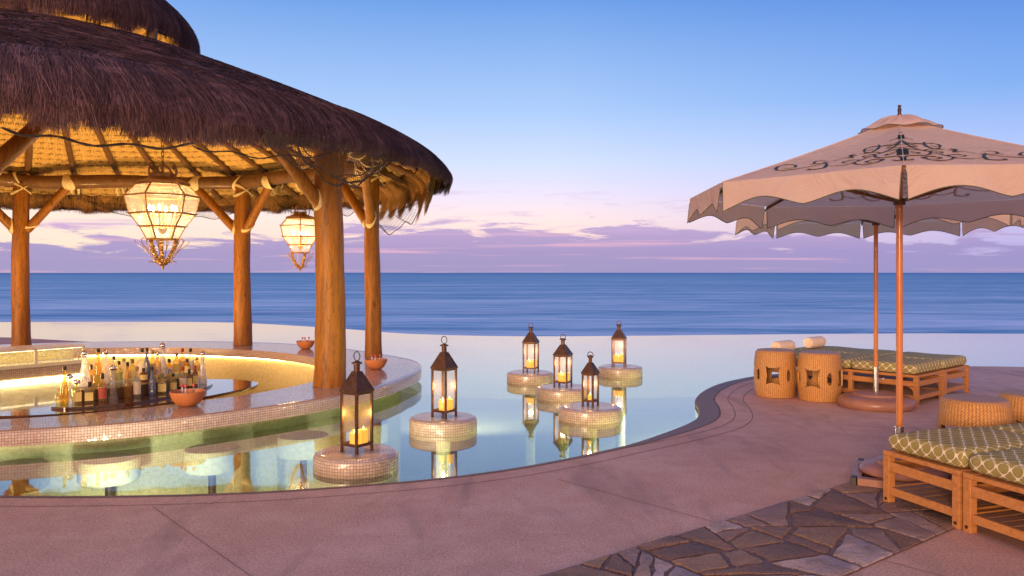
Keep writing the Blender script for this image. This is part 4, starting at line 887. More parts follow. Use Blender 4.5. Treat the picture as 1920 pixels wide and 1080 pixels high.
# ceiling of bundled palm courses, rope-like
def ceiling(r0, z0, r1, z1, name, per=.105):
    b = MB(); m = int((r1-r0)/.020); na = 900; rows = []; rr_ = [r0+(r1-r0)*i/m for i in range(m+1)]
    for i, r in enumerate(rr_):
        z = z0+(z1-z0)*i/m; ph = r/per*2*PI
        rows.append([(CX+r*math.cos(a), CY+r*math.sin(a), z-(.052*abs(math.sin(ph/2+.12*math.sin(a*9)))**.7+.010*math.sin(a*150+ph*.9+math.sin(a*31)))*min(1, per/.17)) for a in [2*PI*k/na for k in range(na)]])
    b.grid(rows, True, lambda j, k: (2*PI*k/na*4.0, rr_[min(j, m)])); b.build(name, 'straw', pal, world=True, angle=180)
ceiling(1.7, 4.50, 5.14, 3.06, 'ceiling', .17); ceiling(.1, 5.80, 1.86, 4.75, 'cupola_ceiling')
for k in range(36):
    a = 2*PI*(k+.3)/36; c, s_ = math.cos(a), math.sin(a); b = MB(); P = []
    for i in range(7):
        f = i/6; r = 1.75+3.40*f; P.append((CX+c*r, CY+s_*r, 4.50-1.56*(r-1.7)/3.72-.075+.008*math.sin(i*2+k)))
    b.tube(P, [.058-.010*abs(math.sin(i+k)) for i in range(7)], 8, wob=.03); rf = b.build('rafter', 'beam', pal, world=True, angle=60)
    if k % 2 == 0 or True:
        r = RC-.05; q = (CX+c*r, CY+s_*r, 4.50-1.56*(r-1.7)/3.72-.13); b = MB()
        loop(b, q, (c*.5, s_*.5, .8), .085, .05, .022, .010); loop(b, (q[0], q[1], q[2]-.06), (-s_, c, 0), .145, .06, .024, .010); loop(b, (q[0], q[1], q[2]-.06), (-s_, c, 0), .145, -.06, .024, .010)
        o = b.build('rafter_lashing', 'rawhide', None, world=False); o.data.transform(Matrix.Translation((-CX, -CY, 0))); o.parent = rf
for k in range(8):
    a = angs[k]; c, s_ = math.cos(a), math.sin(a); b = MB()
    b.tube([(CX+c*1.9, CY+s_*1.9, 4.2), (CX+c*1.95, CY+s_*1.95, 4.66)], .07, 10); b.build('cupola_post', 'beam', pal, world=True)
b = MB(); b.tube([(CX+1.9*math.cos(2*PI*k/40), CY+1.9*math.sin(2*PI*k/40), 4.36) for k in range(40)], .10, 10, closed=True); b.build('cupola_ring', 'beam', pal, world=True)
# fibres
def strands(NN, P, s0, ln, name, m, width=.006, lift=.03, hang=0.0, amask=None, tone=(0, 1), drift=.10, clump=None, seg=5, jr=.0):
    sA, rA, zA = arcs([(v.x, v.y) for v in spline([(r, z, 0) for r, z in P], 6)]); T_ = sA[-1]
    a = rng.uniform(amask[0], amask[1], NN) if amask else rng.uniform(0, 2*PI, NN)
    s = rng.uniform(s0[0], s0[1], NN)*T_; l = rng.uniform(ln[0], ln[1], NN)
    if clump is not None:
        ad_ = (a+PI) % (2*PI)-PI; bk_ = np.where(np.sin(a) > .3, .55, 1.0)*(1-.55*np.exp(-((ad_+.30)/.38)**2)); l = np.maximum(.06, T_+ln[1]*clump(a)*bk_*rng.uniform(.80, 1.0, NN)**1.0-s)
    lf = rng.uniform(.2, 1, NN)*lift; dr = rng.normal(0, drift, NN); tn = np.clip(rng.uniform(tone[0], tone[1], NN)+.12*np.sin(a*23+np.sin(a*51))+.14*np.sin(a*160+3*np.sin(a*37)), 0, 1); w_ = width*rng.uniform(.6, 1.5, NN)
    tw = rng.uniform(-.6, .6, NN); V = np.zeros((NN, seg+1, 2, 3)); rim = 1.0+.012*np.sin(3*a+.5)+.010*np.sin(5*a+2)+.006*np.sin(11*a)
    wig = rng.normal(0, .005, NN)
    for i in range(seg+1):
        f = i/seg; q = s+l*f; over = np.clip(q-T_, 0, None); qq = np.minimum(q, T_)
        r = np.interp(qq, sA, rA)*rim+lf*np.sin(PI*min(1, f*.9+.1))+jr*rng.normal(0, 1, NN)*0; z = np.interp(qq, sA, zA)-over*(1-.0*f)+lf*.6*(1-f)
        r = r-over*hang+wig*f*np.clip(over*8, 0, 1)
        aa = a+dr*l*f/np.maximum(r, .6)+wig*np.sin(f*4)*.3
        x = CX+r*np.cos(aa); y = CY+r*np.sin(aa); ww = w_*(1-.75*f)/2
        ux, uy, uz = -np.sin(aa)*np.cos(tw), np.cos(aa)*np.cos(tw), np.sin(tw)
        V[:, i, 0] = np.stack([x-ux*ww, y-uy*ww, z-uz*ww], 1); V[:, i, 1] = np.stack([x+ux*ww, y+uy*ww, z+uz*ww], 1)
    V[..., 0] -= CX; V[..., 1] -= CY
    verts = V.reshape(-1, 3); base = (np.arange(NN)*(seg+1)*2)[:, None, None]; st_ = (np.arange(seg)*2)[None, :, None]
    F_ = (base+st_+np.array([0, 1, 3, 2])[None, None, :]).reshape(-1, 4)
    me = bpy.data.meshes.new(name); me.vertices.add(len(verts)); me.vertices.foreach_set('co', verts.ravel().astype(np.float32))
    me.loops.add(F_.size); me.loops.foreach_set('vertex_index', F_.ravel().astype(np.int32)); me.polygons.add(len(F_))
    me.polygons.foreach_set('loop_start', np.arange(0, F_.size, 4, dtype=np.int32)); me.polygons.foreach_set('loop_total', np.full(len(F_), 4, dtype=np.int32)); me.update(calc_edges=True)
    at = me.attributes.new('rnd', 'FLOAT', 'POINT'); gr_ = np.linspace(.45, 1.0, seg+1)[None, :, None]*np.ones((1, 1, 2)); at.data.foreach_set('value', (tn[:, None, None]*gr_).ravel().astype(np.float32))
    o = bpy.data.objects.new(name, me); COL.objects.link(o); me.materials.append(M[m]); o.parent = pal; return o
def clumpf(seed, lo=.75, hi=1.25, k=1.0):
    g = np.random.default_rng(seed).uniform(lo, hi, int(90*k))
    def f(a):
        u = (np.mod(a, 2*PI)/(2*PI))*len(g); i = np.floor(u).astype(int) % len(g); fr_ = u-np.floor(u)
        return g[i]*(1.15-.75*np.abs(fr_-.5)*2)*(1+.10*np.sin(a*9+seed)+.07*np.sin(a*4))
    return f
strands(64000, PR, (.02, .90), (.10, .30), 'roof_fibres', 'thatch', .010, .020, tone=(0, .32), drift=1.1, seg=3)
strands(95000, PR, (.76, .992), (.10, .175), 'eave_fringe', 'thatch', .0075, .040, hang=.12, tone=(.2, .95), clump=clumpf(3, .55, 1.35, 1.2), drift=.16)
strands(14000, [(4.95, 3.14), (5.22, 2.98), (5.36, 2.90), (5.40, 2.86)], (.3, .98), (.16, .23), 'inner_fringe', 'thatch_lamplit', .007, .015, hang=.25, clump=clumpf(3, .55, 1.35, 1.2), tone=(.1, 1))
strands(9000, [(5.0, 3.05), (5.2, 2.92), (5.30, 2.80)], (.2, .95), (.22, .50), 'hanging_tufts', 'thatch_lamplit', .008, .02, hang=.20, amask=(R(0), R(38)), clump=clumpf(9, .4, 1.3, .8), tone=(0, .8))
strands(16000, PU, (.25, .85), (.25, .5), 'cupola_fibres', 'thatch', .010, .03, tone=(.1, .9))
strands(20000, PU, (.70, .97), (.18, .22), 'cupola_fringe', 'thatch', .007, .05, hang=.12, tone=(.2, 1), clump=clumpf(5, .3, 1.9, .45))
strands(3500, [(1.76, 4.82), (1.87, 4.72), (1.90, 4.66)], (.3, .98), (.12, .18), 'cupola_inner_fringe', 'thatch_lamplit', .008, .02, hang=.2, clump=clumpf(5, .5, 1.3, .35))
# drooping net
b = MB()
def edge(a, r=5.60, z=2.9): a = R(a); return Vector((CX+r*math.cos(a), CY+r*math.sin(a), z))
def swag(P0, P1, drop, inn=.0, th=.012, w=.02):
    m = 26; P = []
    for i in range(m+1):
        f = i/m; p = P0.lerp(P1, f); p.z -= drop*4*f*(1-f)+w*math.sin(f*17); q = Vector((CX, CY, 0))-p; q.z = 0; p += q.normalized()*(inn*4*f*(1-f)+.02*math.sin(f*23)); P.append(p)
    b = MB(); b.tube(P, [th*(.7+.5*abs(math.sin(i*1.3))) for i in range(m+1)], 6); b.build('net_cord', 'net', pal, world=True)
swag(edge(-62, 5.45, 2.62), edge(-47, 5.4, 2.62), .04, .15, .011); swag(edge(-47, 5.4, 2.62), edge(-30, 5.4, 2.74), .06, .1, .007)
swag(edge(-36, 5.45, 2.75), edge(-21, 5.4, 2.72), .30, .1, .010); swag(edge(-36, 5.5, 2.8), edge(-22, 5.4, 2.72), .24, .1, .006)
swag(edge(-3, 5.4, 2.7), edge(18, 5.45, 2.7), .10, 0, .008)
def netpatch(a0, a1, top_r, top_z, drop, inn, nu=46, nv=14, th=.003):
    b = MB()
    def pt(u, v):
        a = R(a0+(a1-a0)*u); dz = drop*math.sin(PI*min(1, max(0, u)))**.6*(1+.18*math.sin(u*13)); rr = top_r-inn*math.sin(PI*v)*.8-.10*v
        return Vector((CX+rr*math.cos(a), CY+rr*math.sin(a), top_z-dz*v+.02*math.sin(u*31+v*4)))
    def line(P):
        for p, q in zip(P, P[1:]): b.bar(p, q, th, th)
    for j in range(nv+1): line([pt(i/nu, j/nv) for i in range(nu+1)])
    for i in range(nu+1): line([pt(i/nu, j/nv) for j in range(nv+1)])
    b.tube([pt(i/nu, 1) for i in range(nu+1)], .007, 5)
    b.build('net', 'net', pal, world=True, smooth=False)
netpatch(20, 46, 5.45, 2.66, .42, .3); netpatch(46, 70, 5.5, 2.85, .32, .2); netpatch(78, 112, 5.5, 2.95, .42, .2, 60); netpatch(-40, -20, 5.55, 2.80, .34, .0, 60, 16)

# ------------------------------------------------------------------ umbrellas
UR = 1.50; UZ = 2.09; UA = 2.60; RB = [R(65+45*k) for k in range(8)]
corner = lambda k, r=UR, z=UZ: Vector((r*math.cos(RB[k % 8]), r*math.sin(RB[k % 8]), z))
APX = Vector((0, 0, UA))
def canopy_pt(k, u, v):      # facet k between ribs k,k+1; u across, v from apex to edge
    p = APX.lerp(corner(k).lerp(corner(k+1), u), v); p.z -= .020*math.sin(PI*v)*math.sin(PI*u)+.012*math.sin(PI*v); return p
def umbrella(label):
    t = thing('market_umbrella', label, 'umbrella', group='cream umbrellas beside the daybeds')
    b = MB()
    for k in range(8): b.grid([[canopy_pt(k, u/8, .0+v/10) for u in range(9)] for v in range(11)], flip=True)
    can = b.build('canopy', 'canvas', t, angle=20)
    for k in range(8):
        b = MB(); b.tube([canopy_pt(k, 0, v/10)+Vector((0, 0, .002)) for v in range(1, 11)], .0035, 5); o = b.build('seam', 'canvas', None); o.parent = can
    b = MB(); pp = MB()
    for k in range(8):
        c0_, c1 = corner(k), corner(k+1); mid = (c0_+c1)/2; outw = Vector((mid.x, mid.y, 0)).normalized(); m = 40; rows = [[] for _ in range(6)]
        for i in range(m+1):
            u = i/m; g = .008+.984*u; p = c0_.lerp(c1, g)
            dr = .172-.058*abs(math.sin(2*PI*u))**1.35+.020*(abs(2*u-1))**3+.004*math.sin(9*u+k)
            slit = math.exp(-(min(u, 1-u)/.022)**2); fl = .012+.02*math.sin(2*PI*u*2+k)*.6
            for j in range(6):
                f = j/5; e_ = (c1-c0_)*( (1 if u < .5 else -1)*.007*slit*f)
                rows[j].append(p+Vector((0, 0, -dr*f))+outw*(fl*f+.006)+e_)
        b.grid(rows); pp.tube([q+outw*.001 for q in rows[5]], .0032, 5)
        pp.tube([rows[j][0] for j in range(1, 6)], .0028, 5); pp.tube([rows[j][-1] for j in range(1, 6)], .0028, 5)
    va = b.build('valance', 'canvas', t, angle=180); pb = pp.build('piping', 'piping', None); pb.parent = va
    b = MB(); rows = []
    for j in range(8):
        f = j/7; r = .02+.25*f; rows.append([Vector((r*(1+.03*math.sin(8*a))*math.cos(a), r*(1+.03*math.sin(8*a))*math.sin(a), UA+.030-.116*f**1.15+.010*math.sin(PI*f)-(.008*math.sin(a*11+1)+.007*math.sin(a*17+f*4))*math.sin(PI*min(1, f*1.2))+.007*(1+math.sin(a*8+1))*f**3)) for a in [2*PI*i/96 for i in range(96)]])
    b.grid(rows, True); b.build('vent_cap', 'canvas', t, angle=180)
    b = MB(); b.tube(rows[-1], .0028, 5, closed=True); b.build('vent_piping', 'piping', t)
    b = MB(); b.lathe([(.014, UA+.0), (.017, UA+.035), (.011, UA+.045), (.014, UA+.075), (.007, UA+.085), (.013, UA+.093), (.012, UA+.101), (.0001, UA+.108)], 14); b.build('finial', 'bronze', t)
    b = MB(); b.lathe([(.023, .36), (.023, UA+.02)], 20); b.build('pole', 'polewood', t)
    b = MB(); b.lathe([(.029, .10), (.029, .385), (.033, .387), (.033, .395), (.027, .397)], 20); b.tube([(0.025, 0, .26), (.085, 0, .26)], .006, 8); b.lathe([(.0001, -.0), (.015, .004), (.015, .02), (.0001, .024)], 12, (.09, 0, .25)); b.build('steel_sleeve', 'steel', t)
    b = MB(); b.lathe([(.024, UA-.14), (.05, UA-.14), (.05, UA-.09), (.024, UA-.09)], 16); b.build('top_hub', 'polewood', t); b = MB(); b.lathe([(.024, 1.985), (.040, 1.985), (.040, 2.03), (.024, 2.03)], 16); b.build('runner', 'bronze', t)
    for k in range(8):
        b = MB(); e1_ = corner(k, UR-.01, UZ-.018); b.bar((.05*math.cos(RB[k]), .05*math.sin(RB[k]), UA-.115), e1_, .014, .022); rb = b.build('rib', 'beam', t, smooth=False)
        b = MB(); m_ = Vector((.05*math.cos(RB[k]), .05*math.sin(RB[k]), UA-.115)).lerp(e1_, .55); b.bar((.055*math.cos(RB[k]), .055*math.sin(RB[k]), 2.02), m_-Vector((0, 0, .012)), .012, .016); s_ = b.build('strut', 'beam', None, smooth=False); s_.parent = rb
    return t, can
ump, can = umbrella('near cream umbrella with dark scroll print and scalloped valance over the front daybeds')
UX, UY = 2.785, 5.75; ump.location = (UX, UY, 0)
# scroll print on the canopy facet facing the bay, mirrored over its rib and repeated round the canopy
SC = [
 (7, (275, 685), (330, 690), (400, 675), (415, 650), (370, 638), (290, 645), (210, 670), (180, 702), (220, 717), (330, 710), (450, 690), (600, 655), (700, 630), (780, 600), (820, 595)),
 (5, (785, 572), (730, 570), (660, 585), (630, 610), (680, 618), (740, 605), (760, 592)), (4, (570, 630), (640, 622), (700, 618)),
 (8, (770, 600), (775, 640), (745, 685), (690, 700), (620, 712), (565, 712), (560, 702), (600, 697)),
 (7, (785, 650), (870, 658), (960, 655), (1040, 640), (1100, 615), (1150, 595), (1160, 580), (1080, 577), (1000, 590), (965, 605), (1000, 616), (1060, 600)),
 (9, (1095, 615), (1110, 642), (1170, 655), (1260, 655), (1350, 635), (1420, 605), (1430, 587), (1360, 585), (1280, 597), (1240, 615), (1280, 628), (1340, 612)),
 (5, (850, 585), (920, 560), (1000, 540), (1080, 532)), (7, (1030, 545), (1090, 540), (1065, 520), (1080, 500), (1125, 490)), (8, (1060, 515), (1140, 510)),
 (6, (1180, 590), (1250, 555), (1310, 535), (1350, 520), (1330, 510), (1260, 515), (1210, 535), (1250, 545), (1290, 530)),
 (8, (1340, 525), (1360, 552), (1430, 566), (1540, 560), (1620, 560), (1665, 590)), (6, (1180, 500), (1250, 490), (1340, 480), (1390, 485), (1412, 497), (1380, 510), (1310, 500)),
 (9, (1225, 480), (1290, 478)), (6, (1240, 470), (1228, 445), (1260, 420), (1330, 405), (1400, 400), (1405, 385)), (5, (1240, 450), (1300, 447), (1335, 435)),
 (7, (1415, 400), (1385, 440), (1310, 477)), (5, (1425, 403), (1500, 400), (1600, 378), (1690, 348)), (5, (1425, 406), (1560, 406), (1700, 406)),
 (5, (1480, 440), (1600, 395), (1700, 350)), (5, (1490, 440), (1600, 438), (1680, 450)), (7, (1415, 500), (1520, 480), (1600, 465), (1650, 478)), (5, (1420, 500), (1520, 462), (1620, 404), (1705, 345)),
 (6, (1650, 490), (1560, 503), (1490, 520), (1480, 535), (1540, 522), (1575, 515)), (5, (1530, 355), (1580, 338), (1650, 325), (1700, 315)),
 (20, (1672, 465), (1670, 540)), (12, (1690, 290), (1695, 335)), (6, (1650, 455), (1620, 470)), (6, (1660, 525), (1620, 540)), (10, (1665, 575), (1668, 622)), (8, (1655, 612), (1590, 618), (1555, 608)), (6, (1680, 262), (1700, 268)), (10, (1655, 500), (1625, 500))]
kk = 3; A_, C0, C1 = APX, corner(3), corner(4)      # ribs at 200 and 245 degrees
nf = (C0-A_).cross(C1-A_).normalized()
if nf.z < 0: nf = -nf
camL = Vector((-UX, -UY, H)); ribdir = (C1-A_).normalized()
vert_n = Vector((-math.sin(RB[4]), math.cos(RB[4]), 0))     # mirror plane through the rib
def tofacet(cx, cy):
    px, py = 1400+cx/6.4+.0, 210+cy/6.4; d = Vector(((px-960)/F, 1, (HY-py)/F)); t_ = (A_-camL).dot(nf)/d.dot(nf); return camL+d*t_
b = MB()
def clampf(p):
    s_ = p.dot(vert_n)
    return p-vert_n*s_*1.0 if s_*SGN < 0 else p
SGN = 1 if (C0-A_).dot(vert_n) > 0 else -1
def sag(p):                                           # drop onto the sagging cloth
    h_ = Vector((p.x, p.y, 0)); best = 0
    a = math.atan2(p.y, p.x)
    k_ = math.floor(((a-RB[0]) % (2*PI))/(PI/4)); am = RB[0]+(k_+.5)*PI/4; ca = math.cos(a-am)
    v = h_.length*ca/(UR*math.cos(PI/8)); u = .5+math.tan(a-am)/(2*math.tan(PI/8))
    return canopy_pt(int(k_), min(1, max(0, u)), min(1, v))+Vector((0, 0, .004))
S0 = tofacet(1671, 540).dot(vert_n)
for w_, *pts in SC:
    P = spline([tofacet(*p) for p in pts], 5) if len(pts) > 2 else [tofacet(*pts[0]).lerp(tofacet(*pts[1]), t_/4) for t_ in range(5)]
    P = [p-vert_n*S0 for p in P]
    if w_ >= 10: P = [p-vert_n*p.dot(vert_n) for p in P]
    P = [clampf(p) for p in P]
    for mir in (0, 1):
        Q = [sag(p-vert_n*2*p.dot(vert_n) if mir else p) for p in P]
        for rot in range(4):
            Rm = Matrix.Rotation(rot*PI/2, 3, 'Z'); QQ = [Rm @ q for q in Q]; hw = w_*.0016; a1_, a2_ = [], []; m_ = len(QQ)
            for i, q in enumerate(QQ):
                tg = (QQ[min(i+1, m_-1)]-QQ[max(i-1, 0)]); tg = tg.normalized() if tg.length > 1e-6 else Vector((1, 0, 0)); s_ = tg.cross(Vector((0, 0, 1)))
                s_ = s_.normalized() if s_.length > 1e-6 else Vector((1, 0, 0)); e_ = hw*(.55+.45*math.sin(PI*min(1, max(0, (i+.8)/(m_+.6))))) if w_ < 12 else hw
                a1_.append(q+s_*e_); a2_.append(q-s_*e_)
            b.grid([a1_, a2_], flip=True)
pr = b.build('scroll_print', 'print', None); pr.parent = can
um2 = copy_tree(ump); um2.location = (4.08, 8.97, .045); um2.rotation_euler.z = R(7); um2['label'] = 'far cream umbrella half hidden behind the near one, over the rear daybeds'
def ubase(x, y, rz, r, frame_rot, label, half=.33):
    t = thing('umbrella_base', label, 'umbrella base', (x, y, 0), rz, 'brown umbrella bases')
    z0_ = .064 if r < .35 else .004; b = MB(); b.lathe([(r*.97, z0_), (r, z0_+.02), (r, .075), (r*.95, .100), (r*.86, .118), (r*.62, .128), (r*.60, .150), (r*.40, .165), (r*.2, .172), (.03, .174)], 48, cap=False); b.build('dome', 'basewood', t, angle=50)
    b = MB(); h_ = half
    for q in (-1, 1):
        b.box((0, q*(h_-.035), .035), (2*h_-.10, .07, .055)); b.box((q*(h_-.035), 0, .035), (.07, 2*h_-.142, .055))
    b.box((0, 0, .032), (.08, 2*h_-.145, .045)); b.build('frame', 'basewood', t, smooth=False, bevel=.004)
    for sx_ in (-1, 1):
        for sy in (-1, 1): b = MB(); b.box((sx_*(h_-.024), sy*(h_-.035), .035), (.040, .074, .060)); b.build('corner_cap', 'black', t, smooth=False, bevel=.004)
    return t
ubase(UX+.03, UY, R(-28), .30, 0, 'brown domed umbrella base on a square frame with black corners beside the front daybed')
ubase(4.08, 8.97, R(-62), .405, 0, 'big round brown umbrella base in front of the rear daybeds', .28)

# ------------------------------------------------------------------ daybeds
def cushion(x0, x1, y0, y1, z0, z1, r=.045):
    b = MB(); nx, ny, nz = max(8, int((x1-x0)/.045)), max(8, int((y1-y0)/.045)), 6
    cx, cy, cz = (x0+x1)/2, (y0+y1)/2, (z0+z1)/2; hx, hy, hz = (x1-x0)/2, (y1-y0)/2, (z1-z0)/2
    def sh(p):                                       # round the block off
        q = Vector((max(-hx+r, min(hx-r, p.x)), max(-hy+r, min(hy-r, p.y)), max(-hz+r, min(hz-r, p.z)))); d = p-q
        if d.length > 1e-6: p = q+d.normalized()*r
        k = (1-(p.x/hx)**4)*(1-(p.y/hy)**4)
        p = p.copy(); p.z += .010*k*(1 if p.z > 0 else 0)+(.004*math.sin(p.x*9+p.y*5+x0) if p.z > 0 else 0); return Vector((cx+p.x, cy+p.y, cz+p.z))
    def face(fn, n1, n2, uvf, flip=False):
        g = lambda i, nn_: -1+2*(.5-.5*math.cos(PI*i/nn_))*.5+2*(i/nn_)*.5
        rows = [[sh(fn(g(i, n1), g(j, n2))) for i in range(n1+1)] for j in range(n2+1)]
        b.grid(rows, False, lambda j, i: uvf(g(i, n1), g(j, n2)), flip)
    face(lambda u, v: Vector((u*hx, v*hy, hz)), nx, ny, lambda u, v: (cx+u*hx, cy+v*hy))
    face(lambda u, v: Vector((u*hx, v*hy, -hz)), nx, ny, lambda u, v: (cx+u*hx, cy+v*hy), True)
    face(lambda u, v: Vector((u*hx, -hy, v*hz)), nx, nz, lambda u, v: (cx+u*hx, cy-hy-(1-v)*hz+.015))
    face(lambda u, v: Vector((u*hx, hy, v*hz)), nx, nz, lambda u, v: (cx+u*hx, cy+hy+(1-v)*hz), True)
    face(lambda u, v: Vector((-hx, u*hy, v*hz)), ny, nz, lambda u, v: (cx-hx-(1-v)*hz+.015, cy+u*hy), True)
    face(lambda u, v: Vector((hx, u*hy, v*hz)), ny, nz, lambda u, v: (cx+hx+(1-v)*hz, cy+u*hy))
    return b
def daybed(loc, ang, wd, ln, seam, label, top=.343):
    """local +x runs from foot to head, +y from the outer side across; z up"""
    t = thing('daybed', label, 'daybed', loc, ang, 'teak daybeds with olive trellis cushions')
    lg = .052; g = .004; zr = top-.034
    b = MB(); y0, y1 = g, wd-g
    for (a, c) in (((0, y0+.032), (ln, y0+.032)), ((0, y1-.032), (ln, y1-.032))): b.bar((a[0], a[1], top-.015), (c[0], c[1], top-.015), .064, .030)
    for xx in (.034, seam, ln-.034): b.bar((xx, y0+.066, top-.016), (xx, y1-.066, top-.016), .060, .028)
    b.build('top_rail', 'teak', t, smooth=False, bevel=.003)
    b = MB()
    for yy in (y0+.020, y1-.020): b.bar((lg+.001, yy, zr-.068), (ln-lg-.001, yy, zr-.064), .022, .060)
    for xx in (.018, ln-.018): b.bar((xx, y0+lg+.001, zr-.068), (xx, y1-lg-.001, zr-.064), .022, .060)
    b.build('apron', 'teak', t, smooth=False, bevel=.003)
    for xx in (lg/2, seam, ln-lg/2):
        for yy in (y0+lg/2, y1-lg/2):
            b = MB(); b.box((xx, yy, (top-.031)/2), (lg, lg, top-.031))
            o = b.build('leg', 'teak', t, smooth=False, bevel=.004)
            if xx < .1:
                b = MB(); b.tube([(xx+.006-lg/2-.010, yy, .032), (xx-lg/2+.002, yy, .032)], .011, 10); s_ = b.build('bolt', 'bronze', None); s_.parent = o
    for sx_, xx in ((1, lg), (-1, ln-lg)):
        for sy, yy in ((1, y0+.02), (-1, y1-.02)):
            b = MB(); m = 6
            for k in range(m):
                a0, a1_ = PI/2*k/m, PI/2*(k+1)/m; q = .075
                f = lambda a_: (xx+sx_*q*(1-math.cos(a_)), zr-.105-q*(1-math.sin(a_)))
                (p0, z0_), (p1, z1_) = f(a0), f(a1_)
                b.box(((p0+p1)/2, yy, ((z0_+z1_)/2+zr-.105)/2), (abs(p1-p0)+.0005, .018, abs((z0_+z1_)/2-(zr-.105))+.001))
            b.build('corner_bracket', 'teak', t, smooth=False)
    b = MB()
    for yy in (y0+.024, y1-.024): b.bar((lg+.001, yy, .085), (ln-lg-.001, yy, .085), .026, .050)
    for xx in (.024, ln-.024): b.bar((xx, y0+lg+.001, .085), (xx, y1-lg-.001, .085), .026, .050)
    b.build('lower_rail', 'teak', t, smooth=False, bevel=.003)
    b = MB(); nsl = int((ln-.12)/.078)
    ns = max(5, int((wd-.13)/.072))
    for k in range(ns): yy = y0+.055+(wd-.11)*(k+.5)/ns; b.bar((.040, yy, .100), (ln-.040, yy, .100), (wd-.11)/ns-.018, .014)
    b.build('slatted_shelf', 'teak_weathered', t, smooth=False, bevel=.002)
    b = MB()
    for k in range(int((ln-.16)/.085)): xx = .11+.085*k; b.bar((xx, y0+.067, top-.012), (xx, y1-.067, top-.012), .045, .016)
    b.build('bed_slats', 'teak_weathered', t, smooth=False)
    cushion(.02, seam-.004, y0+.0, y1-.0, top+.002, top+.113).build('foot_cushion', 'trellis', t, angle=180)
    cushion(seam+.004, ln-.02, y0+.0, y1-.0, top+.002, top+.113).build('back_cushion', 'trellis', t, angle=180)
    return t
# near pair: foot corner at (2.42,5.23), bed runs away to the right, pair laid side by side towards the camera
aL = math.atan2(.31, .95); Lv = Vector((math.cos(aL), math.sin(aL), 0)); Wv = Vector((math.sin(aL), -math.cos(aL), 0))
q0 = Vector((2.42, 5.235, 0))
for i, lab in enumerate(('front daybed nearest the umbrella base, its left foot end in full view', 'front daybed cut by the right frame edge, closest to the camera')):
    o_ = q0+Wv*(.605*(i+1)+.012*i); daybed(o_, aL, .60, 2.0, .86, lab)
q0 = Vector((4.545, 8.97, 0)); aF = math.atan2(.75, -.66); Lf = Vector((math.cos(aF), math.sin(aF), 0)); Wf = Vector((-Lf.y, Lf.x, 0))*-1
for i, lab in enumerate(('rear daybed with its long side to the camera behind the umbrella base', 'rear daybed farther back towards the sea, its foot end at the right')):
    daybed(q0+Wf*(.785*(i+1)), aF, .775, 2.04, .78, lab)
def towel(c, ax, label, ln=.40, r=.065):
    t = thing('rolled_towel', label, 'towel', (c[0], c[1], c[2]), math.atan2(ax.y, ax.x), 'rolled towels on the rear daybeds')
    b = MB(); P = []; Q = []
    for i in range(17):
        f = i/16; P.append((ln*(f-.5), .002*math.sin(i), r+.003)); Q.append(r*(1+.012*math.sin(i*1.9))*(.90 if i in (0, 16) else .975 if i in (1, 15) else 1))
    b.tube(P, Q, 32, wob=.015); b.build('rolled_cloth', 'towel', t, angle=50)
    for s_ in (-1, 1):
        b = MB(); b.tube([(s_*(ln/2+.001), (.008+(r*.86-.008)*f)*math.cos(f*20), r+.003+(.008+(r*.86-.008)*f)*math.sin(f*20)) for f in [k/70 for k in range(71)]], .0042, 6); b.build('spiral_fold', 'towel', t)
    return t
towel((3.50, 10.32, .468), Wf, 'cream towel rolled up on the nearer rear daybed, behind the wicker stools', .38, .075)
towel((4.15, 10.96, .468), Wf, 'cream towel rolled up on the farther rear daybed', .38, .075)

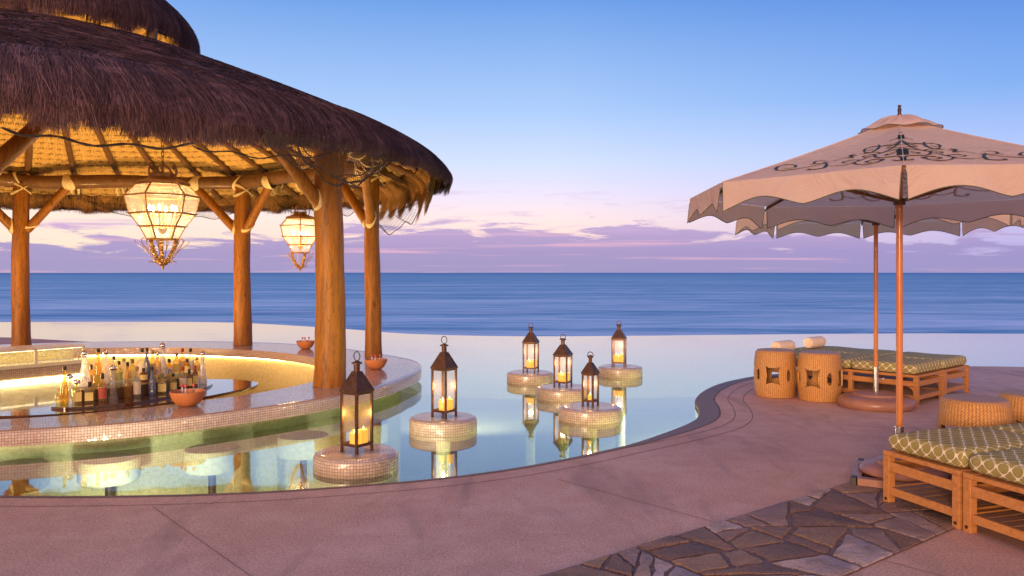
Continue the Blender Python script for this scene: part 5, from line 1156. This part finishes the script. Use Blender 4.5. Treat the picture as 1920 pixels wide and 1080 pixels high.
# ------------------------------------------------------------------ wicker garden stools
def wstool(x, y, rz, label, Hh=.55, rr_=.253):
    t = thing('wicker_stool', label, 'stool', (x, y, 0), rz, 'barrel shaped wicker stools')
    nu, nv = 256, 90; b = MB(); keep = []
    rad = lambda f: rr_*(.90+.10*math.sin(PI*min(1, max(0, f)))**.8) if f < .96 else rr_*(.90+.10*math.sin(PI*f)**.8)-(f-.96)/.04*.012
    def hole(u, f):                              # two motifs round the barrel
        a = (u % 1)*4; c = (a+.5) % 1-.5; X = c/4*2*PI*rr_; Z = (f-.49)*Hh; out = False
        hw = .070+.016*(abs(Z)/.10)**2; hh = .088+.018*(abs(X)/.08)**2
        if abs(X) < hw and abs(Z) < hh and abs(Z) < .112 and abs(X) < .088: return True
        c2 = (a+.0) % 1-.5; X2 = c2/4*2*PI*rr_
        return (X2/.034)**2+(Z/.072)**2 < 1
    verts = {}
    def vid(i, j, inn):
        i %= nu; key = (i, j, inn)
        if key not in verts:
            f = j/nv; a = 2*PI*i/nu; r = rad(f)-(.016 if inn else 0)
            verts[key] = len(b.v); b.v.append((r*math.cos(a), r*math.sin(a), .004+f*Hh)); b.a.append(0)
        return verts[key]
    H_ = [[hole((i+.5)/nu, (j+.5)/nv) for j in range(nv)] for i in range(nu)]
    for i in range(nu):
        for j in range(nv):
            if H_[i][j]: continue
            uv = [(i/nu, j/nv), ((i+1)/nu, j/nv), ((i+1)/nu, (j+1)/nv), (i/nu, (j+1)/nv)]
            b.f.append((vid(i, j, 0), vid(i+1, j, 0), vid(i+1, j+1, 0), vid(i, j+1, 0))); b.uv.append(uv)
            b.f.append((vid(i, j, 1), vid(i, j+1, 1), vid(i+1, j+1, 1), vid(i+1, j, 1))); b.uv.append([uv[0], uv[3], uv[2], uv[1]])
            for di, dj, e0, e1_ in ((1, 0, (1, 0), (1, 1)), (-1, 0, (0, 1), (0, 0)), (0, 1, (1, 1), (0, 1)), (0, -1, (0, 0), (1, 0))):
                jj = j+dj
                if jj < 0 or (0 <= jj < nv and H_[(i+di) % nu][jj]):
                    p, q = (i+e0[0], j+e0[1]), (i+e1_[0], j+e1_[1]); b.f.append((vid(p[0], p[1], 0), vid(p[0], p[1], 1), vid(q[0], q[1], 1), vid(q[0], q[1], 0))); b.uv.append([uv[0]]*4)
    b.build('woven_barrel', 'wicker', t, angle=60)
    b = MB(); rt = rad(1.0); z = Hh+.004; P = [(rt+.001, z-.012), (rt+.004, z-.004), (rt-.004, z+.006), (rt-.03, z+.010), (rt*.5, z+.012), (.0001, z+.012)]
    rows = [[(r*math.cos(2*PI*k/64), r*math.sin(2*PI*k/64), zz) for k in range(64)] for r, zz in P]; b.grid(rows, True)
    b.uv = [tuple(((b.v[k][0]/.5, b.v[k][1]/.5)) for k in f) for f in b.f]
    b.build('woven_top', 'wickertop', t, angle=60); return t
wstool(3.205, 9.74, R(-115), 'wicker stool at the left of the rear pair, a cut-out facing left')
wstool(3.63, 9.44, R(-40), 'wicker stool at the right of the rear pair, nearest the far umbrella base')
wstool(3.46, 5.98, R(10), 'wicker stool behind the front cushions, its top and rim showing')
wstool(4.04, 6.20, R(50), 'wicker stool at the right frame edge behind the front cushions')

# ------------------------------------------------------------------ pool lights (bright patches in the water) and bar wall washers
def poollight(x, y, tx, ty, p, z=-.45, cone=130, col=(1, .93, .62), blend=.7, tz=-.75):
    lamp('pool_light', (x, y, z), p*POOL, col, .06, 'SPOT', (tx, ty, tz), cone, blend)
def fixture(x, y, z=-.45):
    pass
poollight(-2.95, 5.7, -3.1, 8.2, 210, cone=88, z=-.35, tz=-.12); poollight(-.9, 6.4, -1.6, 9.6, 150, cone=80, z=-.35, tz=-.12); poollight(-5.2, 5.8, -5.0, 8, 110, cone=80, z=-.35, tz=-.12)
for a in (10, 80, 150, 230, 300): lamp('unseen_uplight', (CX+2.6*math.cos(R(a)), CY+2.6*math.sin(R(a)), .16), UPL, (1, .64, .27), .20, 'SPOT', (CX+3.2*math.cos(R(a)), CY+3.2*math.sin(R(a)), 4), 165, .9)  # unseen uplights added inside the bar to brighten the ceiling
poollight(1.12, 8.2, 1.6, 8.1, 330, -.14, 170); poollight(1.98, 11.9, 2.6, 11.9, 620, -.14, 170)
poollight(4.5, 13.2, 4.0, 19, 420, cone=170, blend=1); poollight(-1.0, 15.0, -1.0, 19.5, 320, cone=170, blend=1); poollight(10, 14.0, 10, 20, 420, cone=170, blend=1)
poollight(-12.5, 20.0, -10, 23, 420, cone=170, blend=1)
